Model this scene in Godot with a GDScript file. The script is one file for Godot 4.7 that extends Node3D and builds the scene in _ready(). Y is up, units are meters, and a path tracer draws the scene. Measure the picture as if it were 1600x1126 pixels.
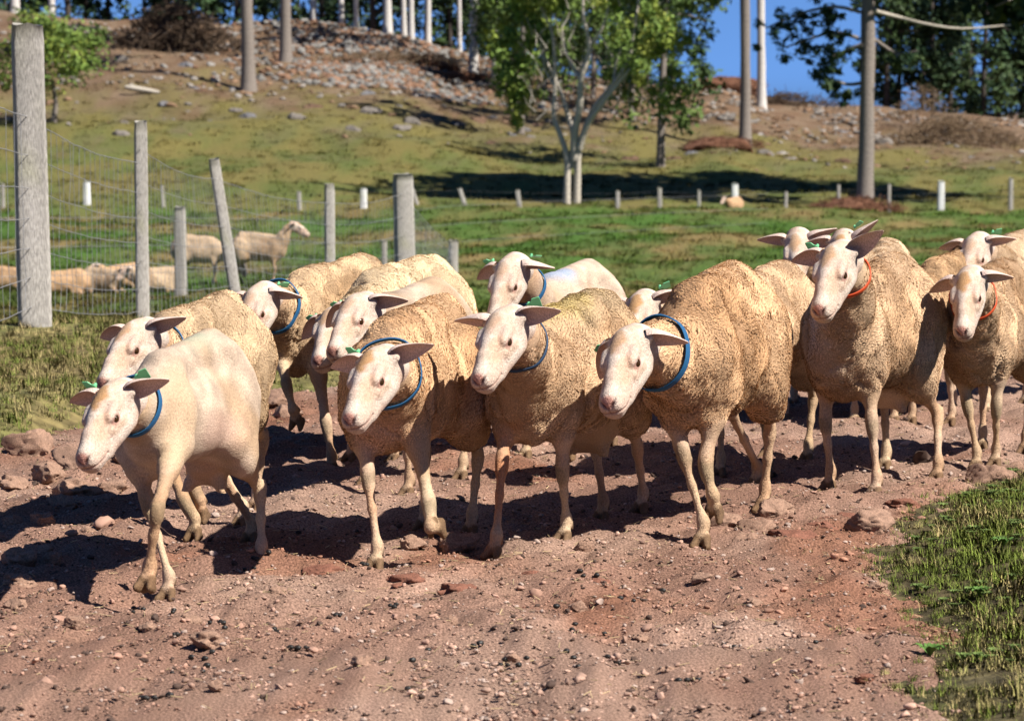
extends Node3D

const EYE := 1.25          # camera height
const FOCAL := 4500.0      # lens, in pixels of a 1600-pixel-wide picture
const HORIZON := 170.0
const CORNER := [Vector3(0, 0, 0), Vector3(0, 0, 1), Vector3(0, 1, 0), Vector3(0, 1, 1), Vector3(1, 0, 0), Vector3(1, 0, 1), Vector3(1, 1, 0), Vector3(1, 1, 1)]
const EDGES := [[0, 1], [2, 3], [4, 5], [6, 7], [0, 2], [1, 3], [4, 6], [5, 7], [0, 4], [1, 5], [2, 6], [3, 7]]
var fuzz := FastNoiseLite.new()
var taken := {}
var M := {}

func at(px: float, py: float, dist: float) -> Vector3:
	return Vector3((px - 800.0) / FOCAL * dist, EYE - (py - HORIZON) / FOCAL * dist, -dist)

func on_road(px: float, py: float) -> Vector3:
	return at(px, py, EYE * FOCAL / (py - HORIZON))

func numbered(called: String) -> String:
	var n: int = taken.get(called, 0)
	taken[called] = n + 1
	return called if n == 0 else "%s_%03d" % [called, n]

func tag(o: Node, label: String, category: String, group := "", kind := "") -> void:
	if label: o.set_meta("label", label)
	if category: o.set_meta("category", category)
	if group: o.set_meta("group", group)
	if kind: o.set_meta("kind", kind)

func thing(called: String, label: String, category: String, group := "") -> Node3D:
	var o := Node3D.new()
	o.name = numbered(called)
	add_child(o)
	tag(o, label, category, group)
	return o

func part(called: String, mesh: Mesh, mat: Material, parent: Node) -> MeshInstance3D:
	var o := MeshInstance3D.new()
	o.name = numbered(called) if parent == self else called
	o.mesh = mesh
	if mat: o.material_override = mat
	parent.add_child(o, true)
	return o

func mat(color: Color, rough := 0.9, vertex := false) -> StandardMaterial3D:
	var m := StandardMaterial3D.new()
	m.albedo_color = color.linear_to_srgb()
	m.roughness = rough
	m.vertex_color_use_as_albedo = vertex
	m.metallic_specular = 0.35
	return m

func noise_tex(freq: float, seed_: int, normal := false, size := 512, strength := 4.0, octaves := 4) -> NoiseTexture2D:
	var n := FastNoiseLite.new()
	n.seed = seed_
	n.frequency = freq
	n.fractal_octaves = octaves
	var t := NoiseTexture2D.new()
	t.width = size; t.height = size
	t.seamless = true
	t.noise = n
	if normal:
		t.as_normal_map = true
		t.bump_strength = strength
	return t
# ---------------------------------------------------------------- solid bodies from bones
# A bone is a tapered capsule [a, b, ra, rb, k, kind]; bodies are the level sum(exp(-k d)) = 1, meshed as surface nets.
func bone(list: Array, a: Vector3, b: Vector3, ra: float, rb: float, k := 45.0, kind := 0) -> void:
	list.append([a, b, ra, rb, k, kind])

func net(bones: Array, cell: float, lo: Vector3, hi: Vector3, ground := false) -> Dictionary:
	var nx := int(ceil((hi.x - lo.x) / cell)) + 1
	var ny := int(ceil((hi.y - lo.y) / cell)) + 1
	var nz := int(ceil((hi.z - lo.z) / cell)) + 1
	var sx := ny * nz
	var total := nx * sx
	var acc := PackedFloat32Array(); acc.resize(total)
	var woolly := PackedFloat32Array(); woolly.resize(total)
	var horn := PackedFloat32Array(); horn.resize(total)
	for q in bones:
		var a: Vector3 = q[0]
		var ba: Vector3 = q[1] - a
		var ra: float = q[2]
		var rd: float = q[3] - ra
		var k: float = q[4]
		var kind: int = q[5]
		var reach: float = maxf(ra, ra + rd) + 5.5 / k
		var inv := 1.0 / maxf(ba.length_squared(), 1e-9)
		var b: Vector3 = q[1]
		var i0 := maxi(0, int((minf(a.x, b.x) - reach - lo.x) / cell))
		var i1 := mini(nx - 1, int((maxf(a.x, b.x) + reach - lo.x) / cell) + 1)
		var j0 := maxi(0, int((minf(a.y, b.y) - reach - lo.y) / cell))
		var j1 := mini(ny - 1, int((maxf(a.y, b.y) + reach - lo.y) / cell) + 1)
		var k0 := maxi(0, int((minf(a.z, b.z) - reach - lo.z) / cell))
		var k1 := mini(nz - 1, int((maxf(a.z, b.z) + reach - lo.z) / cell) + 1)
		for i in range(i0, i1 + 1):
			for j in range(j0, j1 + 1):
				var n := i * sx + j * nz
				for m in range(k0, k1 + 1):
					var pa := Vector3(lo.x + i * cell, lo.y + j * cell, lo.z + m * cell) - a
					var h := clampf(pa.dot(ba) * inv, 0.0, 1.0)
					var d := (pa - ba * h).length() - ra - rd * h
					if d < reach:
						var e := exp(minf(-k * d, 12.0))
						acc[n + m] += e
						if kind == 1:
							woolly[n + m] += e
						elif kind == 2:
							horn[n + m] += e
	var f := PackedFloat32Array(); f.resize(total)
	var at := 0
	for i in nx:
		for j in ny:
			var y := lo.y + j * cell
			for m in nz:
				var s := acc[at]
				var v := -5.0 if s < 0.004 else log(s)
				if ground:
					v = minf(v, y * 60.0)
				f[at] = v
				at += 1
	# one vertex in each crossed cell
	var vid := PackedInt32Array(); vid.resize(total); vid.fill(-1)
	var pos := PackedVector3Array()
	var nrm := PackedVector3Array()
	var wool := PackedFloat32Array()
	var hoof := PackedFloat32Array()
	var co := [0, 1, nz, nz + 1, sx, sx + 1, sx + nz, sx + nz + 1]
	for i in nx - 1:
		for j in ny - 1:
			var n := i * sx + j * nz
			for m in nz - 1:
				var p := n + m
				var v0 := f[p]
				var v1 := f[p + 1]
				var v2 := f[p + nz]
				var v3 := f[p + nz + 1]
				var v4 := f[p + sx]
				var v5 := f[p + sx + 1]
				var v6 := f[p + sx + nz]
				var v7 := f[p + sx + nz + 1]
				var c := int(v0 > 0) + int(v1 > 0) + int(v2 > 0) + int(v3 > 0) + int(v4 > 0) + int(v5 > 0) + int(v6 > 0) + int(v7 > 0)
				if c == 0 or c == 8:
					continue
				var v := [v0, v1, v2, v3, v4, v5, v6, v7]
				var sum := Vector3.ZERO
				var cnt := 0
				for e in EDGES:
					var fa: float = v[e[0]]
					var fb: float = v[e[1]]
					if (fa > 0) != (fb > 0):
						var t := fa / (fa - fb)
						var ca: Vector3 = CORNER[e[0]]
						sum += ca.lerp(CORNER[e[1]], t)
						cnt += 1
				sum /= cnt
				vid[p] = pos.size()
				pos.append(lo + (Vector3(i, j, m) + sum) * cell)
				nrm.append(-Vector3(v4 + v5 + v6 + v7 - v0 - v1 - v2 - v3, v2 + v3 + v6 + v7 - v0 - v1 - v4 - v5, v1 + v3 + v5 + v7 - v0 - v2 - v4 - v6).normalized())
				var wa := 0.0
				var ha := 0.0
				var ta := 0.0001
				for o in co:
					ta += minf(acc[p + o], 3.0)
					wa += minf(acc[p + o], 3.0) * woolly[p + o] / maxf(acc[p + o], 1e-6)
					ha += minf(acc[p + o], 3.0) * horn[p + o] / maxf(acc[p + o], 1e-6)
				wool.append(wa / ta)
				hoof.append(ha / ta)
	var idx := PackedInt32Array()
	for i in range(1, nx - 1):
		for j in range(1, ny - 1):
			var n := i * sx + j * nz
			for m in range(1, nz - 1):
				var p := n + m
				var inside := f[p] > 0
				if inside != (f[p + sx] > 0):
					quad(idx, vid[p], vid[p - nz], vid[p - nz - 1], vid[p - 1], inside)
				if inside != (f[p + nz] > 0):
					quad(idx, vid[p], vid[p - 1], vid[p - sx - 1], vid[p - sx], inside)
				if inside != (f[p + 1] > 0):
					quad(idx, vid[p], vid[p - sx], vid[p - sx - nz], vid[p - nz], inside)
	return {"pos": pos, "nrm": nrm, "idx": idx, "wool": wool, "hoof": hoof}

func quad(idx: PackedInt32Array, a: int, b: int, c: int, d: int, flip: bool) -> void:
	if a < 0 or b < 0 or c < 0 or d < 0:
		return
	if flip:
		idx.append_array([a, b, c, a, c, d])
	else:
		idx.append_array([a, c, b, a, d, c])

func arrays_to_mesh(pos: PackedVector3Array, nrm: PackedVector3Array, col: PackedColorArray, idx: PackedInt32Array) -> ArrayMesh:
	var a := []
	a.resize(Mesh.ARRAY_MAX)
	a[Mesh.ARRAY_VERTEX] = pos
	a[Mesh.ARRAY_NORMAL] = nrm
	a[Mesh.ARRAY_COLOR] = col
	a[Mesh.ARRAY_INDEX] = idx
	var m := ArrayMesh.new()
	m.add_surface_from_arrays(Mesh.PRIMITIVE_TRIANGLES, a)
	return m

func refresh_normals(pos: PackedVector3Array, idx: PackedInt32Array) -> PackedVector3Array:
	var n := PackedVector3Array(); n.resize(pos.size())
	for t in range(0, idx.size(), 3):
		var a := idx[t]
		var b := idx[t + 1]
		var c := idx[t + 2]
		var g := (pos[c] - pos[a]).cross(pos[b] - pos[a])
		n[a] += g; n[b] += g; n[c] += g
	for i in n.size():
		n[i] = n[i].normalized()
	return n

# ---------------------------------------------------------------- the head, shared by all sheep: nose along +x, crown along +y
func make_head(patch: float) -> ArrayMesh:
	var b := []
	var K := 120.0
	bone(b, Vector3(-0.012, 0, 0), Vector3(0.05, 0.004, 0), 0.047, 0.046, K)
	bone(b, Vector3(0.02, 0.022, 0), Vector3(0.10, 0.017, 0), 0.036, 0.030, K)
	bone(b, Vector3(0.09, 0.015, 0), Vector3(0.15, 0.010, 0), 0.026, 0.022, 150.0)
	bone(b, Vector3(0.15, 0.010, 0), Vector3(0.2, -0.006, 0), 0.022, 0.018, 150.0)
	bone(b, Vector3(0.055, -0.018, 0), Vector3(0.165, -0.024, 0), 0.044, 0.026, K)
	bone(b, Vector3(0.168, -0.017, -0.012), Vector3(0.199, -0.017, -0.011), 0.024, 0.021, K)
	bone(b, Vector3(0.168, -0.017, 0.012), Vector3(0.199, -0.017, 0.011), 0.024, 0.021, K)
	for s in [-1.0, 1.0]:
		bone(b, Vector3(0.185, -0.03, s * 0.02), Vector3(0.2, -0.031, s * 0.017), 0.017, 0.016, K)
		bone(b, Vector3(0.012, -0.05, s * 0.022), Vector3(0.13, -0.05, s * 0.012), 0.03, 0.018, K)
		bone(b, Vector3(0.13, -0.05, s * 0.010), Vector3(0.192, -0.05, s * 0.008), 0.018, 0.014, K)
		bone(b, Vector3(0.062, 0.026, s * 0.043), Vector3(0.094, 0.021, s * 0.043), 0.015, 0.0115, 180.0)
		bone(b, Vector3(0.07, -0.008, s * 0.042), Vector3(0.10, -0.012, s * 0.036), 0.0155, 0.0135, 160.0)
		bone(b, Vector3(0.055, -0.034, s * 0.032), Vector3(0.09, -0.038, s * 0.026), 0.022, 0.02, K)
		bone(b, Vector3(-0.002, 0.014, s * 0.036), Vector3(-0.010, 0.018, s * 0.066), 0.020, 0.0095, 170.0)
	bone(b, Vector3(-0.01, -0.01, 0), Vector3(-0.06, -0.03, 0), 0.055, 0.062, 90.0)
	var g := net(b, 0.0034, Vector3(-0.075, -0.1, -0.1), Vector3(0.25, 0.085, 0.1))
	var pos: PackedVector3Array = g.pos
	var nrm: PackedVector3Array = g.nrm
	var col := PackedColorArray(); col.resize(pos.size())
	var cream := Color(0.64, 0.465, 0.365)
	var white := Color(0.74, 0.62, 0.52)
	var tan_c := Color(0.50, 0.27, 0.10)
	var pink := Color(0.62, 0.32, 0.25)
	for i in pos.size():
		var p := pos[i]
		var az := absf(p.z)
		# nostrils: slanting slits; mouth: a groove; tear line
		var nd := Vector2((p.y + 0.012) - (az - 0.012) * 0.75, (az - 0.0135) * 0.55).length()
		var slit := 0.0
		if p.x > 0.2:
			slit = clampf(1.25 - nd / 0.0062, 0, 1)
		var my := p.y + 0.037 + (0.222 - p.x) * 0.10
		var mouth := clampf(1.2 - absf(my) / 0.0042, 0, 1) if p.x > 0.15 and nrm[i].y < 0.9 else 0.0
		var split := clampf(1.0 - az / 0.003, 0, 1) if p.x > 0.205 and p.y < -0.015 and p.y > -0.037 else 0.0
		var tear := 0.0
		if p.x > 0.094 and p.x < 0.122 and az > 0.02:
			tear = clampf(1.0 - absf(p.y + 0.004 + (p.x - 0.094) * 0.75) / 0.0034, 0, 1)
		pos[i] = p - nrm[i] * (slit * 0.007 + mouth * 0.004 + split * 0.0025 + tear * 0.002)
		var c := cream.lerp(white, smoothstep(-0.4, 0.4, fuzz.get_noise_3d(p.x * 500, p.y * 500, p.z * 500))) * (1.0 + 0.16 * fuzz.get_noise_3d(p.x * 2600, p.y * 4200, p.z * 4200))
		c = c.lerp(Color(0.58, 0.38, 0.23), smoothstep(0.05, 0.4, fuzz.get_noise_3d(p.x * 420 + 77, p.y * 700, p.z * 700)) * 0.45)
		var spot := Vector3((p.x - 0.045) / 0.05, (p.y - 0.055) / 0.05, (p.z - 0.004) / 0.034).length()
		spot += 0.35 * fuzz.get_noise_3d(p.x * 1500, p.y * 1500, p.z * 1500 + patch * 90)
		c = c.lerp(tan_c, smoothstep(1.05, 0.55, spot) * patch)
		var brow := Vector3((p.x - 0.095) / 0.03, (p.y - 0.024) / 0.02, (az - 0.036) / 0.02).length()
		c = c.lerp(Color(0.66, 0.38, 0.25), smoothstep(1.1, 0.4, brow) * 0.5)
		var streak := Vector3((p.x - 0.16) / 0.035, (p.y - 0.02) / 0.03, (p.z - 0.016) / 0.008).length()
		c = c.lerp(tan_c, smoothstep(1.2, 0.3, streak) * 0.55 * patch)
		var ns := Vector2((p.y + 0.006) / 0.017, p.z / 0.021).length()
		if p.x > 0.19:
			c = c.lerp(pink, smoothstep(1.1, 0.75, ns) * smoothstep(0.196, 0.21, p.x))
		c = c.lerp(Color(0.09, 0.035, 0.03), slit * 0.95)
		c = c.lerp(Color(0.3, 0.15, 0.12), maxf(mouth, split) * 0.75)
		c = c.lerp(Color(0.36, 0.18, 0.14), tear * 0.7)
		var er := Vector3((p.x - 0.086) * 0.7, p.y - 0.007, az - 0.05).length()
		c = c.lerp(Color(0.40, 0.20, 0.15), smoothstep(0.0165, 0.0105, er) * 0.85)
		col[i] = c
		pos[i] = Vector3(pos[i].x * (1.07 if pos[i].x > 0.0 else 1.0), pos[i].y, pos[i].z * 0.96)
	nrm = refresh_normals(pos, g.idx)
	return arrays_to_mesh(pos, nrm, col, g.idx)

# an ear: a cupped leaf, root at the origin, along +z, opening towards +x
func make_ear() -> ArrayMesh:
	var pos := PackedVector3Array()
	var col := PackedColorArray()
	var idx := PackedInt32Array()
	var L := 0.128
	var rows := 14
	var cols := 10
	for side in 2:
		for i in rows + 1:
			var t := float(i) / rows
			var w := 0.031 * pow(sin(PI * pow(clampf(t * 0.92 + 0.075, 0, 1), 0.62)), 0.8) + 0.0025
			var cup := lerpf(1.75, 0.85, t)
			for j in cols + 1:
				var u := (float(j) / cols * 2.0 - 1.0)
				var ang := u * cup
				var x := -(cos(ang) - cos(cup)) * w * 0.75 / maxf(sin(cup), 0.3)
				var y := sin(ang) / sin(cup) * w
				var thick := 0.0022 * (1.0 - u * u) + 0.0006
				var p := Vector3(x - (thick if side == 1 else -thick), y, t * L)
				p.y -= t * t * 0.008
				pos.append(p)
				var inner := Color(0.76, 0.53, 0.44)
				var outer := Color(0.80, 0.64, 0.55).lerp(Color(0.74, 0.54, 0.45), 0.5 + 0.5 * fuzz.get_noise_3d(t * 300, u * 120, 3))
				col.append(inner if side == 0 else outer)
		var o := side * (rows + 1) * (cols + 1)
		for i in rows:
			for j in cols:
				var a := o + i * (cols + 1) + j
				quad(idx, a, a + 1, a + cols + 2, a + cols + 1, side == 0)
	# rims
	var o1 := (rows + 1) * (cols + 1)
	for i in rows:
		for e in [0, cols]:
			var a: int = i * (cols + 1) + e
			quad(idx, a, a + cols + 1, a + cols + 1 + o1, a + o1, e == 0)
	for j in cols:
		var a := rows * (cols + 1) + j
		quad(idx, a, a + 1, a + 1 + o1, a + o1, false)
	return arrays_to_mesh(pos, refresh_normals(pos, idx), col, idx)

func capsule_chain(b: Array, pts: Array, rad: Array, k: float, kind := 0) -> void:
	for i in pts.size() - 1:
		bone(b, pts[i], pts[i + 1], rad[i], rad[i + 1], k, kind)

func bend(a: Vector3, c: Vector3, l1: float, l2: float, way: Vector3) -> Vector3:
	var d := c - a
	var n := minf(d.length(), (l1 + l2) * 0.999)
	var u := d.normalized()
	var x := (l1 * l1 - l2 * l2 + n * n) / (2.0 * n)
	var h := sqrt(maxf(l1 * l1 - x * x, 0.0))
	var w := (way - u * way.dot(u)).normalized()
	return a + u * x + w * h

func hoof_bones(b: Array, fet: Vector3, tip: Vector3, side: Vector3, r: float) -> void:
	# pastern, two pointed claws, dew claws; tip is where the sole stands
	var down := (tip - fet).normalized()
	var fwd := side.cross(down).normalized()
	if fwd.x < 0.0 and absf(down.y) > 0.5:
		fwd = -fwd
	var mid := fet.lerp(tip, 0.45) + fwd * 0.004
	bone(b, fet, mid, r * 0.62, r * 0.60, 190.0)
	for s in [-1.0, 1.0]:
		var top: Vector3 = mid + side * s * r * 0.40 + down * 0.004
		var crown: Vector3 = tip + side * s * r * 0.56 - down * 0.032 + fwd * 0.006
		var heel: Vector3 = tip + side * s * r * 0.60 - down * 0.012 - fwd * 0.008
		var toe: Vector3 = tip + side * s * r * 0.95 - down * 0.008 + fwd * 0.034
		bone(b, top, crown, r * 0.50, r * 0.50, 230.0, 0)
		bone(b, crown, toe, r * 0.50, r * 0.32, 260.0, 2)
		bone(b, heel, toe - fwd * 0.01, r * 0.54, r * 0.38, 260.0, 2)
		bone(b, fet + side * s * r * 0.5 - fwd * r * 0.7 + down * 0.010, fet + side * s * r * 0.52 - fwd * r * 0.9 + down * 0.02, r * 0.22, r * 0.18, 260.0, 2)

# ---------------------------------------------------------------- one sheep
# local axes: +x forward, +y up, +z the animal's right
func sheep_arrays(d: Dictionary) -> Dictionary:
	var w: float = d.get("wool", 0.024)
	var b := []
	var K := 50.0
	var head: Transform3D = d.head
	var fat: float = d.get("fat", 1.0)
	var tw := 1.0 if w > 0.012 else 0.0
	# trunk
	bone(b, Vector3(0.20, 0.495, 0), Vector3(0.02, 0.475, 0), 0.096 * fat + w, 0.110 * fat + w, K, 1)
	bone(b, Vector3(0.02, 0.475, 0), Vector3(-0.23, 0.515, 0), 0.110 * fat + w, 0.100 * fat + w, K, 1)
	bone(b, Vector3(0.17, 0.61, 0), Vector3(-0.23, 0.64, 0), 0.05 * fat + w, 0.054 * fat + w, K, 1)
	bone(b, Vector3(0.08, 0.43, 0.022), Vector3(-0.10, 0.43, 0.03), 0.086 * fat + w * 0.6, 0.084 * fat + w * 0.6, K, 1)
	bone(b, Vector3(0.08, 0.43, -0.022), Vector3(-0.10, 0.43, -0.03), 0.086 * fat + w * 0.6, 0.084 * fat + w * 0.6, K, 1)
	bone(b, Vector3(0.275, 0.44, 0), Vector3(0.23, 0.375, 0), 0.062 + w * 0.5, 0.06 + w * 0.5, K, 1)
	for s in ([-1.0, 1.0] if w < 0.012 else []):
		bone(b, Vector3(-0.20, 0.635, s * 0.06), Vector3(-0.31, 0.60, s * 0.05), 0.026 + w * 0.6, 0.024 + w * 0.6, 75.0, 1)
		bone(b, Vector3(0.16, 0.62, s * 0.03), Vector3(0.25, 0.48, s * 0.085), 0.026 + w * 0.6, 0.034 + w * 0.6, 75.0, 1)
	bone(b, Vector3(-0.33, 0.585, 0), Vector3(-0.375, 0.45, 0), 0.032 + w * 0.5, 0.02 + w * 0.4, 60.0, 1)
	if d.get("udder", 0.0) > 0.0:
		var u: float = d.udder
		bone(b, Vector3(-0.17, 0.33, 0), Vector3(-0.2, 0.30, 0), 0.075 * u, 0.065 * u, 60.0, 0)
		for s in [-1.0, 1.0]:
			bone(b, Vector3(-0.17, 0.25, s * 0.05), Vector3(-0.15, 0.215, s * 0.07), 0.018, 0.011, 90.0, 0)
	# neck
	var back := head * Vector3(-0.052, -0.036, 0)
	var root := Vector3(0.235, 0.515, 0)
	var mid := root.lerp(back, 0.5) + Vector3(0.0, -0.012, 0)
	bone(b, root, mid, 0.09 + w * 0.8, 0.066 + w * 0.75, K, 1)
	var bare := mid.lerp(back, 0.62)
	bone(b, mid, bare, 0.065 + w * 0.72, 0.054 + w * 0.4, 60.0, 1)
	bone(b, bare, back, 0.052 + w * 0.2, 0.047, 70.0, 0)
	bone(b, Vector3(0.29, 0.44, 0), mid + Vector3(0.01, -0.03, 0), 0.066 + w * 0.5, 0.05 + w * 0.5, K, 1)
	# legs: [viewer-left front, viewer-right front, viewer-left hind, viewer-right hind]; +z is viewer-left for an animal that faces the camera
	var legs: Array = d.legs
	var regions := []
	var joints := []
	for n in 4:
		var s := 1.0 if n % 2 == 0 else -1.0
		var lb := []
		var g: Vector3 = legs[n].g
		var lift: bool = legs[n].get("up", false)
		var side := Vector3(0.05 * s, 0, 1).normalized()
		if n < 2:
			var sw := g.x - 0.22
			var el := Vector3(0.185 + sw * 0.22, 0.395 + (0.02 if lift else 0.0), s * 0.078)
			bone(b, Vector3(0.235, 0.50, s * 0.05), el, 0.064 + w * 0.7, 0.045 + w * 0.5, 60.0, 1)
			var fet := g + Vector3(-0.022, 0.072, 0)
			if lift:
				fet = g + Vector3(-0.03, 0.062, 0).rotated(Vector3(0, 0, 1), -legs[n].get("curl", 0.9))
			var kn: Vector3 = legs[n].k if legs[n].has("k") else bend(el, fet, 0.175, 0.155, Vector3(1, 0.0, 0))
			capsule_chain(lb, [el, el.lerp(kn, 0.4), kn + (el - kn).normalized() * 0.03], [0.038, 0.027, 0.0165], 110.0)
			bone(lb, kn + (el - kn).normalized() * 0.022, kn + (fet - kn).normalized() * 0.02, 0.0195, 0.0175, 170.0)
			capsule_chain(lb, [kn, kn.lerp(fet, 0.45), fet], [0.0165, 0.011, 0.0125], 160.0)
			bone(lb, fet + (kn - fet).normalized() * 0.008, fet, 0.0135, 0.014, 180.0)
			joints.append(kn)
			hoof_bones(lb, fet, g, side, 0.0225)
			bone(b, el, el.lerp(kn, 0.3), 0.036 + w * 0.35, 0.025 + w * 0.12, 80.0, 1)
		else:
			var sw := g.x + 0.30
			var st := Vector3(-0.175 + sw * 0.35, 0.385 + (0.02 if lift else 0.0), s * 0.10)
			bone(b, Vector3(-0.25, 0.54, s * 0.05), st, 0.088 * fat + w * 0.7, 0.06 * fat + w * 0.5, 50.0, 1)
			var fet := g + Vector3(-0.02, 0.074, 0)
			if lift:
				fet = g + Vector3(-0.03, 0.066, 0).rotated(Vector3(0, 0, 1), -legs[n].get("curl", 0.9))
			var hk: Vector3 = legs[n].k if legs[n].has("k") else bend(st, fet, 0.225, 0.172, Vector3(-1, 0.1, 0))
			bone(b, Vector3(-0.29, 0.48, s * 0.07), st.lerp(hk, 0.35), 0.075 * fat + w * 0.6, 0.05 + w * 0.35, 60.0, 1)
			capsule_chain(lb, [st.lerp(hk, 0.05), st.lerp(hk, 0.5), hk + (st - hk).normalized() * 0.03], [0.048, 0.030, 0.016], 100.0)
			bone(lb, hk + Vector3(-0.012, 0.022, 0), hk + (fet - hk).normalized() * 0.02, 0.0145, 0.0165, 170.0)
			capsule_chain(lb, [hk, hk.lerp(fet, 0.5), fet], [0.0170, 0.012, 0.0130], 160.0)
			bone(lb, fet + (hk - fet).normalized() * 0.008, fet, 0.0138, 0.0143, 180.0)
			hoof_bones(lb, fet, g, side, 0.0225)
		regions.append(lb)
		b.append_array(lb)
	var split := 0.232
	var lo := Vector3(-0.5, split - 0.012, -0.30)
	var hi := Vector3(0.55, 0.76, 0.30)
	for q in b:
		for e in 2:
			var r: float = q[2 + e] + 0.045
			lo = Vector3(minf(lo.x, q[e].x - r), lo.y, minf(lo.z, q[e].z - r))
			hi = hi.max(q[e] + Vector3.ONE * r)
	var parts := [net(b, d.get("cell", 0.013), lo, hi)]
	for lb in regions:
		var l0 := Vector3(9, 9, 9)
		var h0 := Vector3(-9, split + 0.006, -9)
		for q in lb:
			for e in 2:
				if q[e].y < split + 0.07:
					var r: float = q[2 + e] + 0.02
					l0 = Vector3(minf(l0.x, q[e].x - r), minf(l0.y, q[e].y - r), minf(l0.z, q[e].z - r))
					h0 = Vector3(maxf(h0.x, q[e].x + r), h0.y, maxf(h0.z, q[e].z + r))
		l0.y = maxf(l0.y, -0.012)
		if l0.y < h0.y - 0.03:
			parts.append(net(lb + b.slice(0, 5), d.get("legcell", 0.0065), l0, h0, true))
	# colour, uneven wool, curls
	var wc: Color = d.get("wool_color", Color(0.50, 0.315, 0.15))
	var sc: Color = d.get("skin_color", Color(0.60, 0.42, 0.29))
	var sd: float = d.get("seed", 1.0) * 37.0
	var patches: Array = d.get("patches", [])
	var locks := PackedVector3Array()
	var lock_n := PackedVector3Array()
	var lock_c := PackedColorArray()
	var lock_i := PackedInt32Array()
	var rng := RandomNumberGenerator.new()
	rng.seed = int(sd) + 5
	var ll: float = d.get("lock", 0.0125)
	for g in parts:
		var pos: PackedVector3Array = g.pos
		var nrm: PackedVector3Array = g.nrm
		var col := PackedColorArray(); col.resize(pos.size())
		for i in pos.size():
			var p := pos[i]
			var wl: float = smoothstep(0.35, 0.75, g.wool[i])
			var n1 := fuzz.get_noise_3d(p.x * 160 + sd, p.y * 160, p.z * 160)
			var n2 := fuzz.get_noise_3d(p.x * 620 + sd, p.y * 620, p.z * 620)
			if w > 0.012:
				var part_line := 1.0 - smoothstep(0.0, 0.09, absf(fuzz.get_noise_3d(p.x * 260 + sd, p.y * 95, p.z * 260)))
				pos[i] = p + nrm[i] * wl * (n1 * 0.012 + n2 * 0.007 - part_line * 0.008)
			else:
				pos[i] = p + nrm[i] * (n1 * 0.002 + n2 * 0.0012 + 0.0011 * sin(p.x * 190.0 + p.y * 60.0 + n1 * 9.0))
			var skin := sc.lerp(Color(sc.r * 0.93, sc.g * 0.80, sc.b * 0.68), smoothstep(-0.2, 0.5, n1)) * (1.0 + 0.12 * n2)
			skin = skin.lerp(Color(0.64, 0.49, 0.31), smoothstep(-0.1, 0.3, fuzz.get_noise_3d(p.x * 120 + sd, p.y * 90 + 20, p.z * 120)) * 0.6)
			if p.y < 0.36 and wl < 0.5:
				var mud := smoothstep(0.15, 0.6, fuzz.get_noise_3d(p.x * 220 + sd, p.y * 160 + 50, p.z * 220) + 0.25)
				skin = skin.lerp(Color(0.42, 0.26, 0.14), mud * 0.5)
			if wl < 0.5:
				for q in joints:
					skin = skin.lerp(Color(0.20, 0.155, 0.09), smoothstep(0.045, 0.02, p.distance_to(q + Vector3(0.012, -0.012, 0)) + n2 * 0.02) * 0.6)
			var wo := wc * (1.08 + 0.18 * n2)
			wo = wo.lerp(Color(wc.r * 0.62, wc.g * 0.52, wc.b * 0.42), smoothstep(0.08, 0.42, fuzz.get_noise_3d(p.x * 75 + sd * 3.0, p.y * 75, p.z * 75)) * 0.55)
			if w <= 0.012:
				wo = wo.lerp(Color(wc.r * 0.92, wc.g * 0.78, wc.b * 0.6), smoothstep(-0.05, 0.35, fuzz.get_noise_3d(p.x * 130 + sd, p.y * 130 + 31, p.z * 130)) * 0.7) * (1.0 + 0.22 * n2)
			var c := skin.lerp(wo, wl)
			c = c.lerp(Color(0.15, 0.085, 0.042), smoothstep(0.15, 0.42, g.hoof[i]) * 0.9)
			for q in patches:
				var t: float = ((p - q[0]) / q[1]).length() + 0.4 * n1 + 0.25 * n2
				c = c.lerp(q[2], smoothstep(1.25, 0.35, t) * q[3])
			c.a = 1.0
			col[i] = c
		g.col = col
		g.nrm = refresh_normals(pos, g.idx)
		g.pos = pos
		if g != parts[0] or ll <= 0.0:
			continue
		var nn: PackedVector3Array = g.nrm
		var sw := PackedVector2Array(); sw.resize(pos.size())
		for i in pos.size():
			if g.wool[i] >= 0.55:
				var p := pos[i]
				sw[i] = Vector2(fuzz.get_noise_3d(p.x * 330 + sd, p.y * 330, p.z * 330), fuzz.get_noise_3d(p.x * 330, p.y * 330 + sd, p.z * 330 + 90))
		var density: float = d.get("density", 27000.0)
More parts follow.
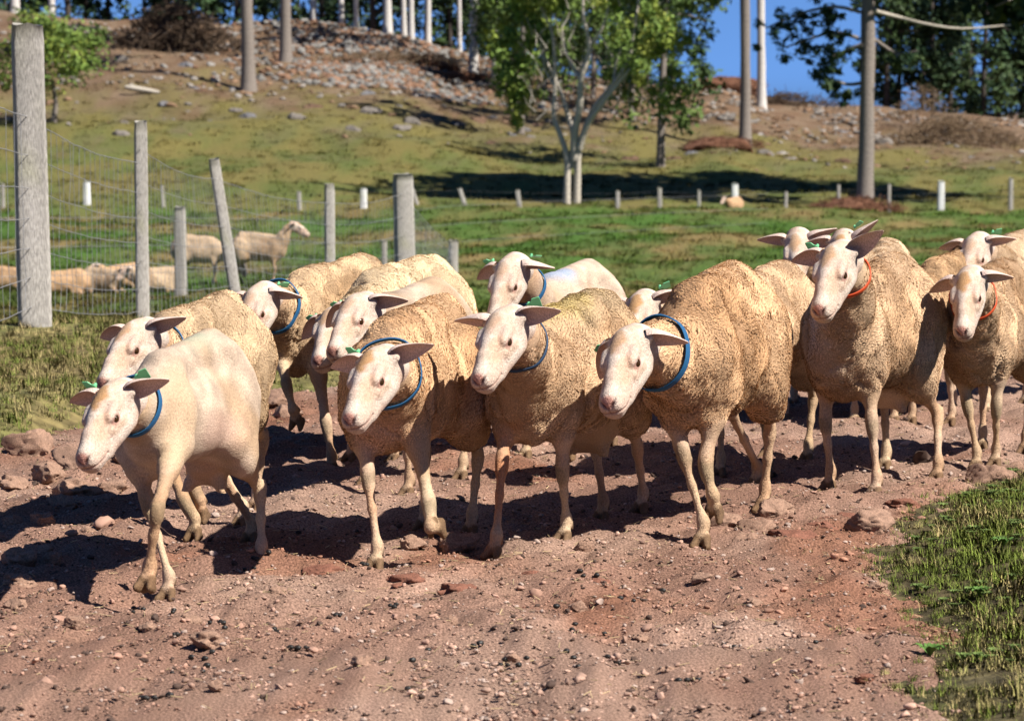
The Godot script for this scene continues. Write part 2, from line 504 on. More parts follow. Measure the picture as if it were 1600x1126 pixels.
		for t in range(0, g.idx.size(), 3):
			var ia: int = g.idx[t]
			var ib: int = g.idx[t + 1]
			var ic: int = g.idx[t + 2]
			if g.wool[ia] < 0.55:
				continue
			var pa := pos[ia]
			var area := (pos[ib] - pa).cross(pos[ic] - pa).length() * 0.5
			var want := area * density
			var cnt := int(want) + int(rng.randf() < want - int(want))
			for z in cnt:
				var u := rng.randf()
				var v := rng.randf()
				if u + v > 1.0:
					u = 1.0 - u; v = 1.0 - v
				var p := pa + (pos[ib] - pa) * u + (pos[ic] - pa) * v
				var n := nn[ia]
				var swirl := sw[ia].x
				var swirl2 := sw[ia].y
				var flow := Vector3(-0.45 + swirl * 3.0, -1.0 + swirl2 * 1.2, swirl2 * 2.6) + Vector3(rng.randf_range(-0.3, 0.3), rng.randf_range(-0.25, 0.25), rng.randf_range(-0.3, 0.3))
				var tan_v := (flow - n * flow.dot(n))
				tan_v = tan_v.normalized() if tan_v.length() > 0.05 else n.cross(Vector3(1, 0, 0)).normalized()
				var out := (n * rng.randf_range(0.3, 0.7) + tan_v * rng.randf_range(0.5, 1.0)).normalized()
				var across := out.cross(n).normalized()
				var up := across.cross(out)
				var len := ll * rng.randf_range(0.6, 1.2) * (1.0 + 0.9 * swirl)
				var wid := len * rng.randf_range(0.2, 0.32)
				var c: Color = col[ia] * (rng.randf_range(0.86, 1.16) if w > 0.012 else rng.randf_range(0.95, 1.06))
				c.a = 1.0
				var base := p - n * 0.003
				var o := locks.size()
				var tip := base + out * len + tan_v * len * 0.15
				locks.append_array([base - across * wid, base + across * wid, base + up * wid * 0.85, tip])
				lock_n.append_array([(n * 0.75 - across * 0.65).normalized(), (n * 0.75 + across * 0.65).normalized(), (n * 0.8 + up * 0.6).normalized(), (n + out * 0.5).normalized()])
				lock_c.append_array([c, c, c, c])
				lock_i.append_array([o + 2, o, o + 3, o + 1, o + 2, o + 3])
	return {"parts": parts, "locks": [locks, lock_n, lock_c, lock_i], "neck": [mid, back, 0.068 + w * 0.75, 0.05 + w * 0.3]}
# ---------------------------------------------------------------- placing sheep
func band(axis: Vector3, center: Vector3, width: float, thick: float, up: Vector3, skin: PackedVector3Array, gap: float, spare: float) -> ArrayMesh:
	# a strap laid round the neck: its girth follows the coat, sector by sector
	var a := axis.normalized()
	var u := (up - a * up.dot(a)).normalized()
	var v := a.cross(u)
	var n := 48
	var girth := PackedFloat32Array(); girth.resize(n); girth.fill(spare)
	for p in skin:
		var d := p - center
		var h := d.dot(a)
		if absf(h) < 0.022:
			var f := d - a * h
			var r := f.length()
			if r < spare * 2.1:
				var k := posmod(int(round(atan2(f.dot(v), f.dot(u)) / TAU * n)), n)
				girth[k] = maxf(girth[k], r)
	for pass_ in 4:
		var g := girth.duplicate()
		for i in n:
			girth[i] = maxf((g[(i + n - 1) % n] + g[i] * 2.0 + g[(i + 1) % n]) * 0.25, g[i] - 0.004)
	var pos := PackedVector3Array()
	var col := PackedColorArray()
	var idx := PackedInt32Array()
	var prof := [Vector2(-0.5, 0), Vector2(-0.42, 1), Vector2(0.42, 1), Vector2(0.5, 0), Vector2(0.42, -0.2), Vector2(-0.42, -0.2)]
	for i in n + 1:
		var t := TAU * i / n
		var dir := u * cos(t) + v * sin(t)
		for q in prof:
			pos.append(center + dir * (girth[i % n] + gap + q.y * thick) + a * (q.x * width))
			col.append(Color.WHITE)
	for i in n:
		for j in 6:
			var p := i * 6 + j
			var r := i * 6 + (j + 1) % 6
			quad(idx, p, r, r + 6, p + 6, false)
	return arrays_to_mesh(pos, refresh_normals(pos, idx), col, idx)

func tag_mesh() -> ArrayMesh:
	# a plate with a shoulder, 3 mm thick, and its round button
	var st := SurfaceTool.new()
	st.begin(Mesh.PRIMITIVE_TRIANGLES)
	var outline := PackedVector2Array([Vector2(-0.006, 0), Vector2(-0.009, -0.008), Vector2(-0.02, -0.015), Vector2(-0.021, -0.036), Vector2(-0.018, -0.039), Vector2(0.018, -0.039), Vector2(0.021, -0.036), Vector2(0.02, -0.015), Vector2(0.009, -0.008), Vector2(0.006, 0), Vector2(0.004, 0.006), Vector2(-0.004, 0.006)])
	var tri := Geometry2D.triangulate_polygon(outline)
	for s in [-1.0, 1.0]:
		for i in range(0, tri.size(), 3):
			var o := [0, 1, 2] if s > 0 else [0, 2, 1]
			for k in o:
				var q := outline[tri[i + k]]
				st.set_smooth_group(-1)
				st.add_vertex(Vector3(q.x, q.y, s * 0.0012))
	for i in outline.size():
		var a := outline[i]
		var b := outline[(i + 1) % outline.size()]
		for q in [Vector3(a.x, a.y, -0.0012), Vector3(b.x, b.y, -0.0012), Vector3(b.x, b.y, 0.0012), Vector3(a.x, a.y, -0.0012), Vector3(b.x, b.y, 0.0012), Vector3(a.x, a.y, 0.0012)]:
			st.add_vertex(q)
	st.generate_normals()
	var base := st.commit()
	return base

func sheep_frame(d: Dictionary) -> Transform3D:
	var a := deg_to_rad(d.a)
	var f := Vector3(-sin(a), 0, cos(a))
	var s: float = d.get("s", 1.0)
	return Transform3D(Basis(f * s, Vector3.UP * s, f.cross(Vector3.UP) * s * 0.9), Vector3(d.c[0], d.get("y", 0.0), -d.c[1]))

func prepare_sheep(d: Dictionary) -> void:
	var frame := sheep_frame(d)
	var inv := frame.affine_inverse()
	# head
	if d.has("poll"):
		var p := at(d.poll[0], d.poll[1], d.poll[2])
		var ppm: float = FOCAL / d.poll[2]
		var v := Vector3((d.nose[0] - d.poll[0]) / ppm, -(d.nose[1] - d.poll[1]) / ppm, 0)
		var L: float = 0.237 * d.get("s", 1.0)
		v.z = sqrt(maxf(L * L - v.length_squared(), 0.0004)) * d.get("toward", 1.0)
		var x := v.normalized()
		var up := Vector3(0, 0.75, 0.65)
		var y := (up - x * up.dot(x)).normalized().rotated(x, deg_to_rad(d.get("roll", 0.0)))
		var wb := Basis(x, y, x.cross(y))
		d.head = Transform3D((inv.basis.orthonormalized() * wb).orthonormalized(), inv * p)
	else:
		var hb := Basis(Vector3(0, 1, 0), deg_to_rad(d.get("yaw", 0.0))) * Basis(Vector3(0, 0, 1), deg_to_rad(d.get("pitch", -45.0)))
		d.head = Transform3D(hb, d.get("head_at", Vector3(0.47, 0.70, 0)))
	# hooves
	var home := [Vector3(0.24, 0, 0.085), Vector3(0.20, 0, -0.085), Vector3(-0.34, 0, 0.095), Vector3(-0.26, 0, -0.095)]
	var legs := []
	var given: Array = d.get("feet", [null, null, null, null])
	for n in 4:
		var q = given[n]
		if q == null:
			legs.append({"g": home[n]})
		elif q is Dictionary:
			legs.append(q)
		elif q.size() == 2:
			var g := inv * on_road(q[0], q[1])
			g.y = 0.0
			legs.append({"g": g})
		elif q.size() == 3:
			legs.append({"g": inv * at(q[0], q[1], q[2]), "up": true})
		else:
			legs.append({"k": inv * at(q[0], q[1], q[4]), "g": inv * at(q[2], q[3], q[4]), "up": true, "curl": q[5] if q.size() > 5 else 0.9})
	d.legs = legs

func place_sheep(d: Dictionary) -> Node3D:
	var r: Dictionary = d.result
	var o := thing("sheep", d.label, "sheep", d.get("group", "flock of sheep on the dirt road"))
	o.transform = sheep_frame(d)
	var st := SurfaceTool.new()
	for g in r.parts:
		if g.pos.size() > 2:
			st.append_from(arrays_to_mesh(g.pos, g.nrm, g.col, g.idx), 0, Transform3D())
	var head: Transform3D = d.head
	st.append_from(heads[d.get("face", int(d.seed) % 3)], 0, head)
	var ears: Array = d.get("ears", [[5, 15], [5, 15]])   # viewer-left, viewer-right: droop and sweep in degrees, twist
	var ear_x := []
	for n in 2:
		var s := 1.0 if n == 0 else -1.0
		var e: Array = ears[n]
		var tw: float = (e[2] if e.size() > 2 else 40.0) * 0.4 - 34.0
		var eb := Basis(Vector3(0, 1, 0), deg_to_rad(-e[1]) * s) * Basis(Vector3(1, 0, 0), deg_to_rad(e[0]) * s)
		if s < 0:
			eb = eb * Basis(Vector3(-1, 0, 0), Vector3(0, 1, 0), Vector3(0, 0, -1)) * Basis.from_scale(Vector3(-1, 1, 1))
		eb = eb * Basis(Vector3(0, 0, 1), deg_to_rad(tw))
		var ex := head * Transform3D(eb, Vector3(-0.006, 0.017, s * 0.047))
		ear_x.append(ex)
		if eb.determinant() < 0:
			st.append_from(ear_flip, 0, head * Transform3D(eb * Basis.from_scale(Vector3(1, 1, 1)), Vector3(-0.006, 0.017, s * 0.047)))
		else:
			st.append_from(ear, 0, ex)
	part("body", st.commit(), M.sheep, o)
	if r.locks[3].size():
		part("fleece", arrays_to_mesh(r.locks[0], r.locks[1], r.locks[2], r.locks[3]), M.wool, o)
	for s in [-1.0, 1.0]:
		var e := part("eye", eye_mesh, M.eye, o)
		e.transform = head * Transform3D(Basis(Vector3(0, 1, 0), -0.3 * s), Vector3(0.0885, 0.007, s * 0.0455))
		var pu := part("pupil", pupil_mesh, M.pupil, e)
		pu.position = Vector3(0.001, 0, s * 0.0066)
	if d.has("collar"):
		var nk: Array = r.neck
		var t: float = d.get("collar_at", 0.3)
		var c: Vector3 = nk[0].lerp(nk[1], t) + Vector3(0, -0.014, 0)
		var rad: float = lerpf(nk[2], nk[3], t)
		var cw: float = d.get("collar_w", 0.019)
		var lean: Vector3 = (nk[1] - nk[0]).normalized() + head.basis.y * 0.22
		part("collar", band(lean, c, cw, 0.0035, head.basis.y, r.parts[0].pos, 0.003 if d.get("wool", 0.024) < 0.012 else 0.003, rad * 0.9), M[d.collar], o)
	var tags: Array = d.get("tags", [0, 0])
	for n in 2:
		if tags[n]:
			var s := 1.0 if n == 0 else -1.0
			var tg := part("ear_tag", tag_plate, M.tag, o)
			var ex: Transform3D = ear_x[n]
			var out := ex.basis.z.normalized()
			var face := -ex.basis.x.normalized() if ex.basis.determinant() > 0 else -ex.basis.x.normalized()
			var along := face.cross(out).normalized()
			tg.transform = Transform3D(Basis(out.cross(face) , out * -1.0, face).orthonormalized(), ex * Vector3(-0.036, 0.010, 0.036)).scaled_local(Vector3.ONE * 0.95)
			var bt := part("button", tag_button, M.tag, tg)
			bt.transform = Transform3D(Basis(Vector3(1, 0, 0), PI / 2), Vector3(0, 0, 0.003))
			if tags[n] > 1:
				var tm := TextMesh.new()
				var fnt := SystemFont.new()
				fnt.font_names = ["Droid Sans"]
				tm.font = fnt
				tm.text = "1412"
				tm.font_size = 16; tm.pixel_size = 0.0009; tm.depth = 0.0006
				var tx := part("number", tm, M.ink, tg)
				tx.position = Vector3(0, -0.027, 0.0016)
	return o
var heads := []
var ear: ArrayMesh
var ear_flip: ArrayMesh
var eye_mesh: SphereMesh
var pupil_mesh: SphereMesh
var tag_plate: ArrayMesh
var tag_button: CylinderMesh

func flipped(m: ArrayMesh) -> ArrayMesh:
	var a := m.surface_get_arrays(0)
	var idx: PackedInt32Array = a[Mesh.ARRAY_INDEX]
	for t in range(0, idx.size(), 3):
		var x := idx[t + 1]
		idx[t + 1] = idx[t + 2]
		idx[t + 2] = x
	a[Mesh.ARRAY_INDEX] = idx
	var o := ArrayMesh.new()
	o.add_surface_from_arrays(Mesh.PRIMITIVE_TRIANGLES, a)
	return o

func sheep_materials() -> void:
	M.sheep = textured(Color.WHITE, 0.85, 0.06, 4, 7.0, 0.66, 1.0, 0.9)
	M.sheep.uv1_world_triplanar = false
	M.sheep.uv1_scale = Vector3(3.2, 1.6, 3.2)
	M.wool = mat(Color.WHITE, 0.95, true)
	M.wool.metallic_specular = 0.15
	M.eye = mat(Color(0.035, 0.016, 0.006), 0.1)
	M.pupil = mat(Color(0.01, 0.008, 0.006), 0.1)
	M.blue = textured(Color(0.02, 0.13, 0.30), 0.7, 0.05, 80, 14.0, 0.6, 1.0, 0.6)
	M.blue.uv1_world_triplanar = false
	M.navy = mat(Color(0.02, 0.045, 0.09), 0.6)
	M.red = mat(Color(0.52, 0.07, 0.02), 0.5)
	M.tag = mat(Color(0.13, 0.42, 0.20), 0.45)
	M.ink = mat(Color(0.02, 0.02, 0.02), 0.7)

func sheep_models() -> void:
	heads = [make_head(0.85), make_head(0.35), make_head(0.6)]
	ear = make_ear()
	ear_flip = flipped(ear)
	eye_mesh = SphereMesh.new()
	eye_mesh.radius = 0.0125; eye_mesh.height = 0.025; eye_mesh.radial_segments = 20; eye_mesh.rings = 10
	pupil_mesh = SphereMesh.new()
	pupil_mesh.radius = 0.0055; pupil_mesh.height = 0.0072; pupil_mesh.radial_segments = 14; pupil_mesh.rings = 6
	tag_plate = tag_mesh()
	tag_button = CylinderMesh.new()
	tag_button.top_radius = 0.005; tag_button.bottom_radius = 0.0065; tag_button.height = 0.012; tag_button.radial_segments = 12; tag_button.rings = 1
# ---------------------------------------------------------------- the lie of the land
const PROFILE := [[-60.0, 0.0], [14.0, 0.0], [14.7, 0.05], [18.0, -0.22], [22.0, -0.46], [27.0, -0.75], [30.0, -0.93], [37.0, -1.13], [49.0, -1.76], [66.0, -1.75], [82.0, -1.57]]
const CREST := [[-900.0, 0.0], [-100.0, 14.0], [200.0, 30.0], [450.0, 38.0], [600.0, 52.0], [760.0, 92.0], [900.0, 118.0], [1080.0, 140.0], [1130.0, 131.0], [1200.0, 150.0], [1300.0, 166.0], [1450.0, 178.0], [1600.0, 190.0], [2600.0, 205.0]]
var lump := FastNoiseLite.new()

func table(t: Array, x: float) -> float:
	if x <= t[0][0]:
		return t[0][1]
	for i in t.size() - 1:
		if x < t[i + 1][0]:
			return lerpf(t[i][1], t[i + 1][1], smoothstep(0, 1, (x - t[i][0]) / (t[i + 1][0] - t[i][0])) * 0.5 + 0.5 * (x - t[i][0]) / (t[i + 1][0] - t[i][0]))
	return t[-1][1]

# how much of the dirt road there is at a place: 1 on it, 0 on the grass
func road_at(x: float, dist: float) -> float:
	var n := lump.get_noise_2d(x * 90, dist * 90) * 0.16 + lump.get_noise_2d(x * 340 + 70, dist * 340) * 0.07
	var left := x - table([[2.0, -2.6], [8.0, -2.3], [10.2, -2.0], [10.9, -1.72], [11.7, -1.35], [12.5, -1.0], [13.5, -0.55], [14.5, 0.1], [15.4, 1.4], [16.2, 3.2], [17.2, 9.0]], dist)
	var right := table([[2.0, 0.9], [6.0, 0.86], [7.2, 0.93], [7.9, 1.0], [8.5, 1.13], [9.5, 1.52], [10.5, 2.25], [11.5, 3.4], [13.0, 6.5], [18.0, 14.0]], dist) - x
	return minf(left, right) + n

func land_y(x: float, dist: float) -> float:
	var e := table(PROFILE, dist)
	var px := 800.0 + FOCAL * x / maxf(dist, 4.0)
	if dist > 82.0:
		var top := EYE + (HORIZON - table(CREST, px)) / FOCAL * 130.0
		if dist < 130.0:
			var t := (dist - 82.0) / 48.0
			e = lerpf(-1.57, top, t * 0.72 + t * t * 0.28)
		else:
			e = lerpf(top, -9.0, smoothstep(130.0, 210.0, dist))
	var far := clampf((dist - 16.0) / 40.0, 0, 1)
	e += lump.get_noise_2d(x * 12, dist * 12) * lerpf(0.02, 0.35, far) * clampf(1.4 - absf(dist - 130.0) / 400.0, 0.2, 1)
	if dist < 24.0:
		var v := road_at(x, dist)
		var bank := smoothstep(0.0, 0.5, -v)
		if x < 0:
			e += bank * 0.10
		else:
			e += bank * 0.07
		e += lump.get_noise_2d(x * 150, dist * 150 + 400) * 0.018
	return e

func sheet_y(x: float, dist: float) -> float:
	var e := land_y(x, dist)
	if dist < 24.0:
		e -= 0.12 * smoothstep(0.0, 0.25, road_at(x, dist))
	return e

func spot(px: float, dist: float, sink := 0.0) -> Vector3:
	var x := (px - 800.0) / FOCAL * dist
	return Vector3(x, land_y(x, dist) - sink, -dist)

func grid_mesh(rows: PackedFloat32Array, cols: PackedFloat32Array, height: Callable, color: Callable) -> ArrayMesh:
	var nc := cols.size()
	var pos := PackedVector3Array()
	var col := PackedColorArray()
	var idx := PackedInt32Array()
	for r in rows:
		var wide := maxf(r, 7.0) / 10.0
		for c in cols:
			var x := c * wide
			pos.append(Vector3(x, height.call(x, r), -r))
			col.append(color.call(x, r))
	for i in rows.size() - 1:
		for j in nc - 1:
			var a := i * nc + j
			quad(idx, a, a + 1, a + nc + 1, a + nc, false)
	return arrays_to_mesh(pos, refresh_normals(pos, idx), col, idx)

func grass_tint(x: float, dist: float) -> Color:
	var n := lump.get_noise_2d(x * 30 + 9, dist * 14) + 0.4 * lump.get_noise_2d(x * 130, dist * 60)
	var dry := Color(0.30, 0.22, 0.085)
	var green := Color(0.115, 0.17, 0.035)
	var lush := Color(0.085, 0.185, 0.025)
	if dist < 24.0:
		if x > 0.0 and dist < 13.0:
			return Color(0.13, 0.105, 0.05).lerp(Color(0.10, 0.12, 0.035), smoothstep(-0.3, 0.4, n))
		return Color(0.27, 0.21, 0.09).lerp(Color(0.18, 0.19, 0.06), smoothstep(-0.3, 0.4, n))
	if dist < 82.0:
		var c := dry.lerp(green, smoothstep(-0.65, 0.05, n))
		return c.lerp(lush, smoothstep(0.0, 0.5, n) * smoothstep(30, 45, dist))
	var t := clampf((dist - 82.0) / 48.0, 0, 1)
	var c2 := Color(0.22, 0.19, 0.058).lerp(Color(0.135, 0.17, 0.04), smoothstep(-0.3, 0.4, n))
	var soil := Color(0.20, 0.12, 0.068).lerp(Color(0.27, 0.19, 0.125), smoothstep(-0.4, 0.4, lump.get_noise_2d(x * 70, dist * 70)))
	return c2.lerp(soil, smoothstep(0.30, 0.75, t + n * 0.35))

func soil_tint(x: float, dist: float) -> Color:
	var n := lump.get_noise_2d(x * 60, dist * 60)
	var n2 := lump.get_noise_2d(x * 260 + 30, dist * 260)
	var c := Color(0.35, 0.205, 0.15).lerp(Color(0.45, 0.295, 0.225), smoothstep(-0.4, 0.4, n))
	c = c.lerp(Color(0.30, 0.13, 0.075), smoothstep(0.15, 0.5, lump.get_noise_2d(x * 100 + 500, dist * 45)) * 0.7)
	return c * (1.0 + 0.25 * n2)

func road_y(x: float, dist: float) -> float:
	var v := road_at(x, dist)
	var e := land_y(x, dist)
	e += 0.030 * lump.get_noise_2d(x * 420, dist * 420) + 0.030 * maxf(0.0, lump.get_noise_2d(x * 170 + 200, dist * 170)) + 0.014 * lump.get_noise_2d(x * 1100, dist * 1100)
	return e + clampf(v * 0.25, -0.09, 0.012)

func build_land() -> void:
	lump.frequency = 0.01
	lump.fractal_octaves = 3
	var cols := PackedFloat32Array()
	var c := 0.0
	var half := []
	while c < 60.0:
		half.append(c)
		c += 0.028 if c < 2.3 else maxf(0.03, (c - 2.3) * 0.16)
	for i in range(half.size() - 1, 0, -1):
		cols.append(-half[i])
	for h in half:
		cols.append(h)
	var rows := PackedFloat32Array()
	var r := -25.0
	while r < 6000.0:
		rows.append(r)
		r += 3.0 if r < 2.0 else 0.25 if r < 6.6 else 0.06 if r < 17.0 else r * 0.012 if r < 170.0 else r * 0.08
	var g := part("ground", grid_mesh(rows, cols, sheet_y, grass_tint), M.turf, self)
	tag(g, "", "", "", "structure")
	var near := PackedFloat32Array()
	r = -8.0
	while r < 19.0:
		near.append(r)
		r += 1.0 if r < 4.0 else 0.2 if r < 6.6 else 0.03 if r < 12.0 else 0.06
	var inner := PackedFloat32Array()
	for x in cols:
		if absf(x) < 8.0:
			inner.append(x)
	var rd := part("dirt_road", grid_mesh(near, inner, road_y, soil_tint), M.soil, self)
	tag(rd, "", "", "", "structure")

# ---------------------------------------------------------------- stones
func stone_mesh(seed_: int, flat: float, rough: float, sub := 2) -> ArrayMesh:
	var t := (1.0 + sqrt(5.0)) / 2.0
	var v := [Vector3(-1, t, 0), Vector3(1, t, 0), Vector3(-1, -t, 0), Vector3(1, -t, 0), Vector3(0, -1, t), Vector3(0, 1, t), Vector3(0, -1, -t), Vector3(0, 1, -t), Vector3(t, 0, -1), Vector3(t, 0, 1), Vector3(-t, 0, -1), Vector3(-t, 0, 1)]
	var f := [[0, 11, 5], [0, 5, 1], [0, 1, 7], [0, 7, 10], [0, 10, 11], [1, 5, 9], [5, 11, 4], [11, 10, 2], [10, 7, 6], [7, 1, 8], [3, 9, 4], [3, 4, 2], [3, 2, 6], [3, 6, 8], [3, 8, 9], [4, 9, 5], [2, 4, 11], [6, 2, 10], [8, 6, 7], [9, 8, 1]]
	for i in v.size():
		v[i] = v[i].normalized()
	for s in sub:
		var seen := {}
		var nf := []
		for q in f:
			var m := []
			for e in 3:
				var a: int = q[e]
				var b: int = q[(e + 1) % 3]
				var key := mini(a, b) * 100000 + maxi(a, b)
				if not seen.has(key):
					seen[key] = v.size()
					v.append(((v[a] + v[b]) * 0.5).normalized())
				m.append(seen[key])
			nf.append_array([[q[0], m[0], m[2]], [q[1], m[1], m[0]], [q[2], m[2], m[1]], [m[0], m[1], m[2]]])
		f = nf
	var rng := RandomNumberGenerator.new()
	rng.seed = seed_
	var cuts := []
	for i in 9:
		cuts.append([Vector3(rng.randfn(), rng.randfn() * 0.7, rng.randfn()).normalized(), rng.randf_range(0.5, 0.86)])
	var pos := PackedVector3Array()
	var col := PackedColorArray()
	for p in v:
		var q: Vector3 = p * (1.0 + rough * lump.get_noise_3d(p.x * 110 + seed_ * 50, p.y * 110, p.z * 110) * 1.6)
		for k in cuts:
			var over: float = q.dot(k[0]) - k[1]
			if over > 0:
				q -= k[0] * over * 0.85
		q += p * rough * 0.35 * lump.get_noise_3d(p.x * 420 + seed_ * 31, p.y * 420, p.z * 420)
		pos.append(Vector3(q.x, q.y * flat, q.z))
		var s: float = 0.85 + 0.4 * lump.get_noise_3d(p.x * 300, p.y * 300 + seed_ * 77, p.z * 300)
		col.append(Color(s, s, s))
	var idx := PackedInt32Array()
	for q in f:
		idx.append_array([q[0], q[2], q[1]])
	return arrays_to_mesh(pos, refresh_normals(pos, idx), col, idx)

func scatter(called: String, mesh: Mesh, material: Material, places: Array, colors: Array) -> MultiMeshInstance3D:
	var mm := MultiMesh.new()
	mm.transform_format = MultiMesh.TRANSFORM_3D
	mm.use_colors = true
	mm.mesh = mesh
	mm.instance_count = places.size()
	var flat := PackedFloat32Array()
	for i in places.size():
		var t: Transform3D = places[i]
		var c: Color = colors[i]
		flat.append_array([t.basis.x.x, t.basis.y.x, t.basis.z.x, t.origin.x, t.basis.x.y, t.basis.y.y, t.basis.z.y, t.origin.y, t.basis.x.z, t.basis.y.z, t.basis.z.z, t.origin.z, c.r, c.g, c.b, 1.0])
	mm.buffer = flat
	var o := MultiMeshInstance3D.new()
	o.name = numbered(called)
	o.multimesh = mm
	o.material_override = material
	add_child(o)
	return o

func tuft_mesh(seed_: int, blades: int, spread: float, high: float, wide: float) -> ArrayMesh:
	var rng := RandomNumberGenerator.new()
	rng.seed = seed_
	var pos := PackedVector3Array()
	var nrm := PackedVector3Array()
	var col := PackedColorArray()
	var idx := PackedInt32Array()
	for b in blades:
		var a := rng.randf() * TAU
		var out := Vector3(cos(a), 0, sin(a))
		var side := Vector3(-sin(a), 0, cos(a)).rotated(Vector3.UP, rng.randf_range(-0.8, 0.8))
		var root := Vector3(rng.randfn() * spread * 0.5, 0, rng.randfn() * spread * 0.5)
		var h := high * rng.randf_range(0.45, 1.15)
		var lean := rng.randf_range(0.1, 1.1)
		var o := pos.size()
		var tone := rng.randf_range(0.7, 1.3)
		var cc := Color(tone, tone, tone)
		if rng.randf() < 0.28:
			cc = Color(1.5, 1.15, 0.95) * tone
		for k in 4:
			var t := k / 3.0
			var p := root + Vector3.UP * h * (t - 0.35 * lean * t * t) + out * h * lean * t * t * 0.85
			var w := wide * (1.0 - t * 0.95) * 0.5
			pos.append(p - side * w)
			pos.append(p + side * w)
			var n := (Vector3.UP * 0.7 + side.cross(Vector3.UP) * 0.5).normalized()
			nrm.append(n); nrm.append(n)
			col.append(cc); col.append(cc)
		for k in 3:
			var p := o + k * 2
			idx.append_array([p, p + 1, p + 3, p, p + 3, p + 2])
	return arrays_to_mesh(pos, nrm, col, idx)

func build_grass() -> void:
	var rng := RandomNumberGenerator.new()
	rng.seed = 11
	var tufts := [tuft_mesh(1, 16, 0.035, 0.08, 0.004), tuft_mesh(2, 18, 0.045, 0.045, 0.005)]
	var places := [[], []]
	var colors := [[], []]
	# verge at the right, bank at the left, then the meadow
	for i in 46000:
		var left := i % 2 == 0
		var dist := rng.randf_range(9.8, 21.0) if left else rng.randf_range(5.2, 12.8)
		var x := rng.randf_range(-0.22, 0.12) * dist if left else rng.randf_range(0.7, 2.7)
		var v := road_at(x, dist)
		if v > 0.02 and rng.randf() > 0.03 or v > 0.15 or absf(x) > dist * 0.24 + 0.3:
			continue
		var k := rng.randi() % 2
		var s := rng.randf_range(0.55, 1.2) * clampf(0.5 - v * 2.0, 0.45, 1.0) * (0.9 if left else 0.8)
		var b := Basis(Vector3.UP, rng.randf() * TAU).scaled(Vector3(s, s * rng.randf_range(0.35, 1.25), s))
		places[k].append(Transform3D(b, Vector3(x, maxf(sheet_y(x, dist), road_y(x, dist)) - 0.006, -dist)))
		var n := lump.get_noise_2d(x * 120, dist * 120)
		var c := Color(0.24, 0.31, 0.065).lerp(Color(0.60, 0.48, 0.23), smoothstep(-0.3, 0.4, n + rng.randfn() * 0.3 + (0.02 if left else -0.12)))
		colors[k].append(c)
	for k in 2:
		var o := scatter("grass", tufts[k], M.blade, places[k], colors[k])
		tag(o, ["short mixed green and dry grass on the road verges", "low matted grass on the road verges"][k], "grass", "", "stuff")
	var far_tuft := tuft_mesh(5, 12, 0.16, 0.14, 0.022)
	var fp := []
	var fc := []
	for i in 26000:
		var dist := 21.0 * pow(5.4, rng.randf())
		var x := rng.randf_range(-0.2, 0.2) * dist
		var s := rng.randf_range(0.5, 1.2) * lerpf(0.6, 1.25, clampf((dist - 20) / 60.0, 0, 1))
		fp.append(Transform3D(Basis(Vector3.UP, rng.randf() * TAU).scaled(Vector3(s, s * rng.randf_range(0.4, 0.9), s)), Vector3(x, land_y(x, dist) - 0.01, -dist)))
		var c := grass_tint(x, dist) * rng.randf_range(0.75, 1.35)
		fc.append(Color(c.r, c.g, c.b))
	var o := scatter("meadow_grass", far_tuft, M.blade, fp, fc)
	tag(o, "green and straw coloured pasture grass below the hill", "grass", "", "stuff")
	# broad-leaved weeds in the verge
	var leaf := weed_mesh()
	var cp := []
	var cc := []
	for i in 1300:
		var dist := rng.randf_range(5.6, 12.0)
		var x := rng.randf_range(0.8, 2.6)
		if road_at(x, dist) > -0.06 or lump.get_noise_2d(x * 160, dist * 160) < -0.02:
			continue
		var s := rng.randf_range(0.22, 0.5)
		cp.append(Transform3D(Basis(Vector3.UP, rng.randf() * TAU).scaled(Vector3(s, s, s)), Vector3(x, sheet_y(x, dist) + 0.004, -dist)))
		cc.append(Color(0.11, 0.155, 0.045) * rng.randf_range(0.6, 1.3))
	tag(scatter("clover", leaf, M.blade, cp, cc), "low leafy clover between the blades of the right verge", "clover", "", "stuff")
	for q in [[1462, 1042], [1540, 958], [1575, 900]]:
		var p := on_road(q[0], q[1])
		var w := part("weed", leaf, M.weed, self)
		w.position = Vector3(p.x, land_y(p.x, -p.z), p.z)
		w.rotation.y = rng.randf() * TAU
		w.scale = Vector3.ONE * rng.randf_range(0.5, 0.8)
		tag(w, "small bright green broad-leaved weed in the grass verge", "weed", "weeds in the verge")

func weed_mesh() -> ArrayMesh:
	var rng := RandomNumberGenerator.new()
	rng.seed = 3
	var pos := PackedVector3Array()
	var col := PackedColorArray()
	var idx := PackedInt32Array()
	for n in 9:
		var a := n * 2.4
		var d := Vector3(cos(a), 0, sin(a))
		var s := Vector3(-sin(a), 0, cos(a))
		var L := rng.randf_range(0.03, 0.06)
		var o := pos.size()
		for k in 5:
			var t := k / 4.0
			var w := 0.011 * sin(PI * clampf(t, 0.06, 0.97))
			var p := d * L * t + Vector3.UP * (0.035 * sin(t * 2.2) + 0.008)
			for e in [-1.0, 0.0, 1.0]:
				pos.append(p + s * w * e + Vector3.UP * absf(e) * 0.004)
				col.append(Color(1, 1, 1) * rng.randf_range(0.8, 1.15))
		for k in 4:
			for e in 2:
				var q := o + k * 3 + e
				quad(idx, q, q + 1, q + 4, q + 3, false)
	return arrays_to_mesh(pos, refresh_normals(pos, idx), col, idx)

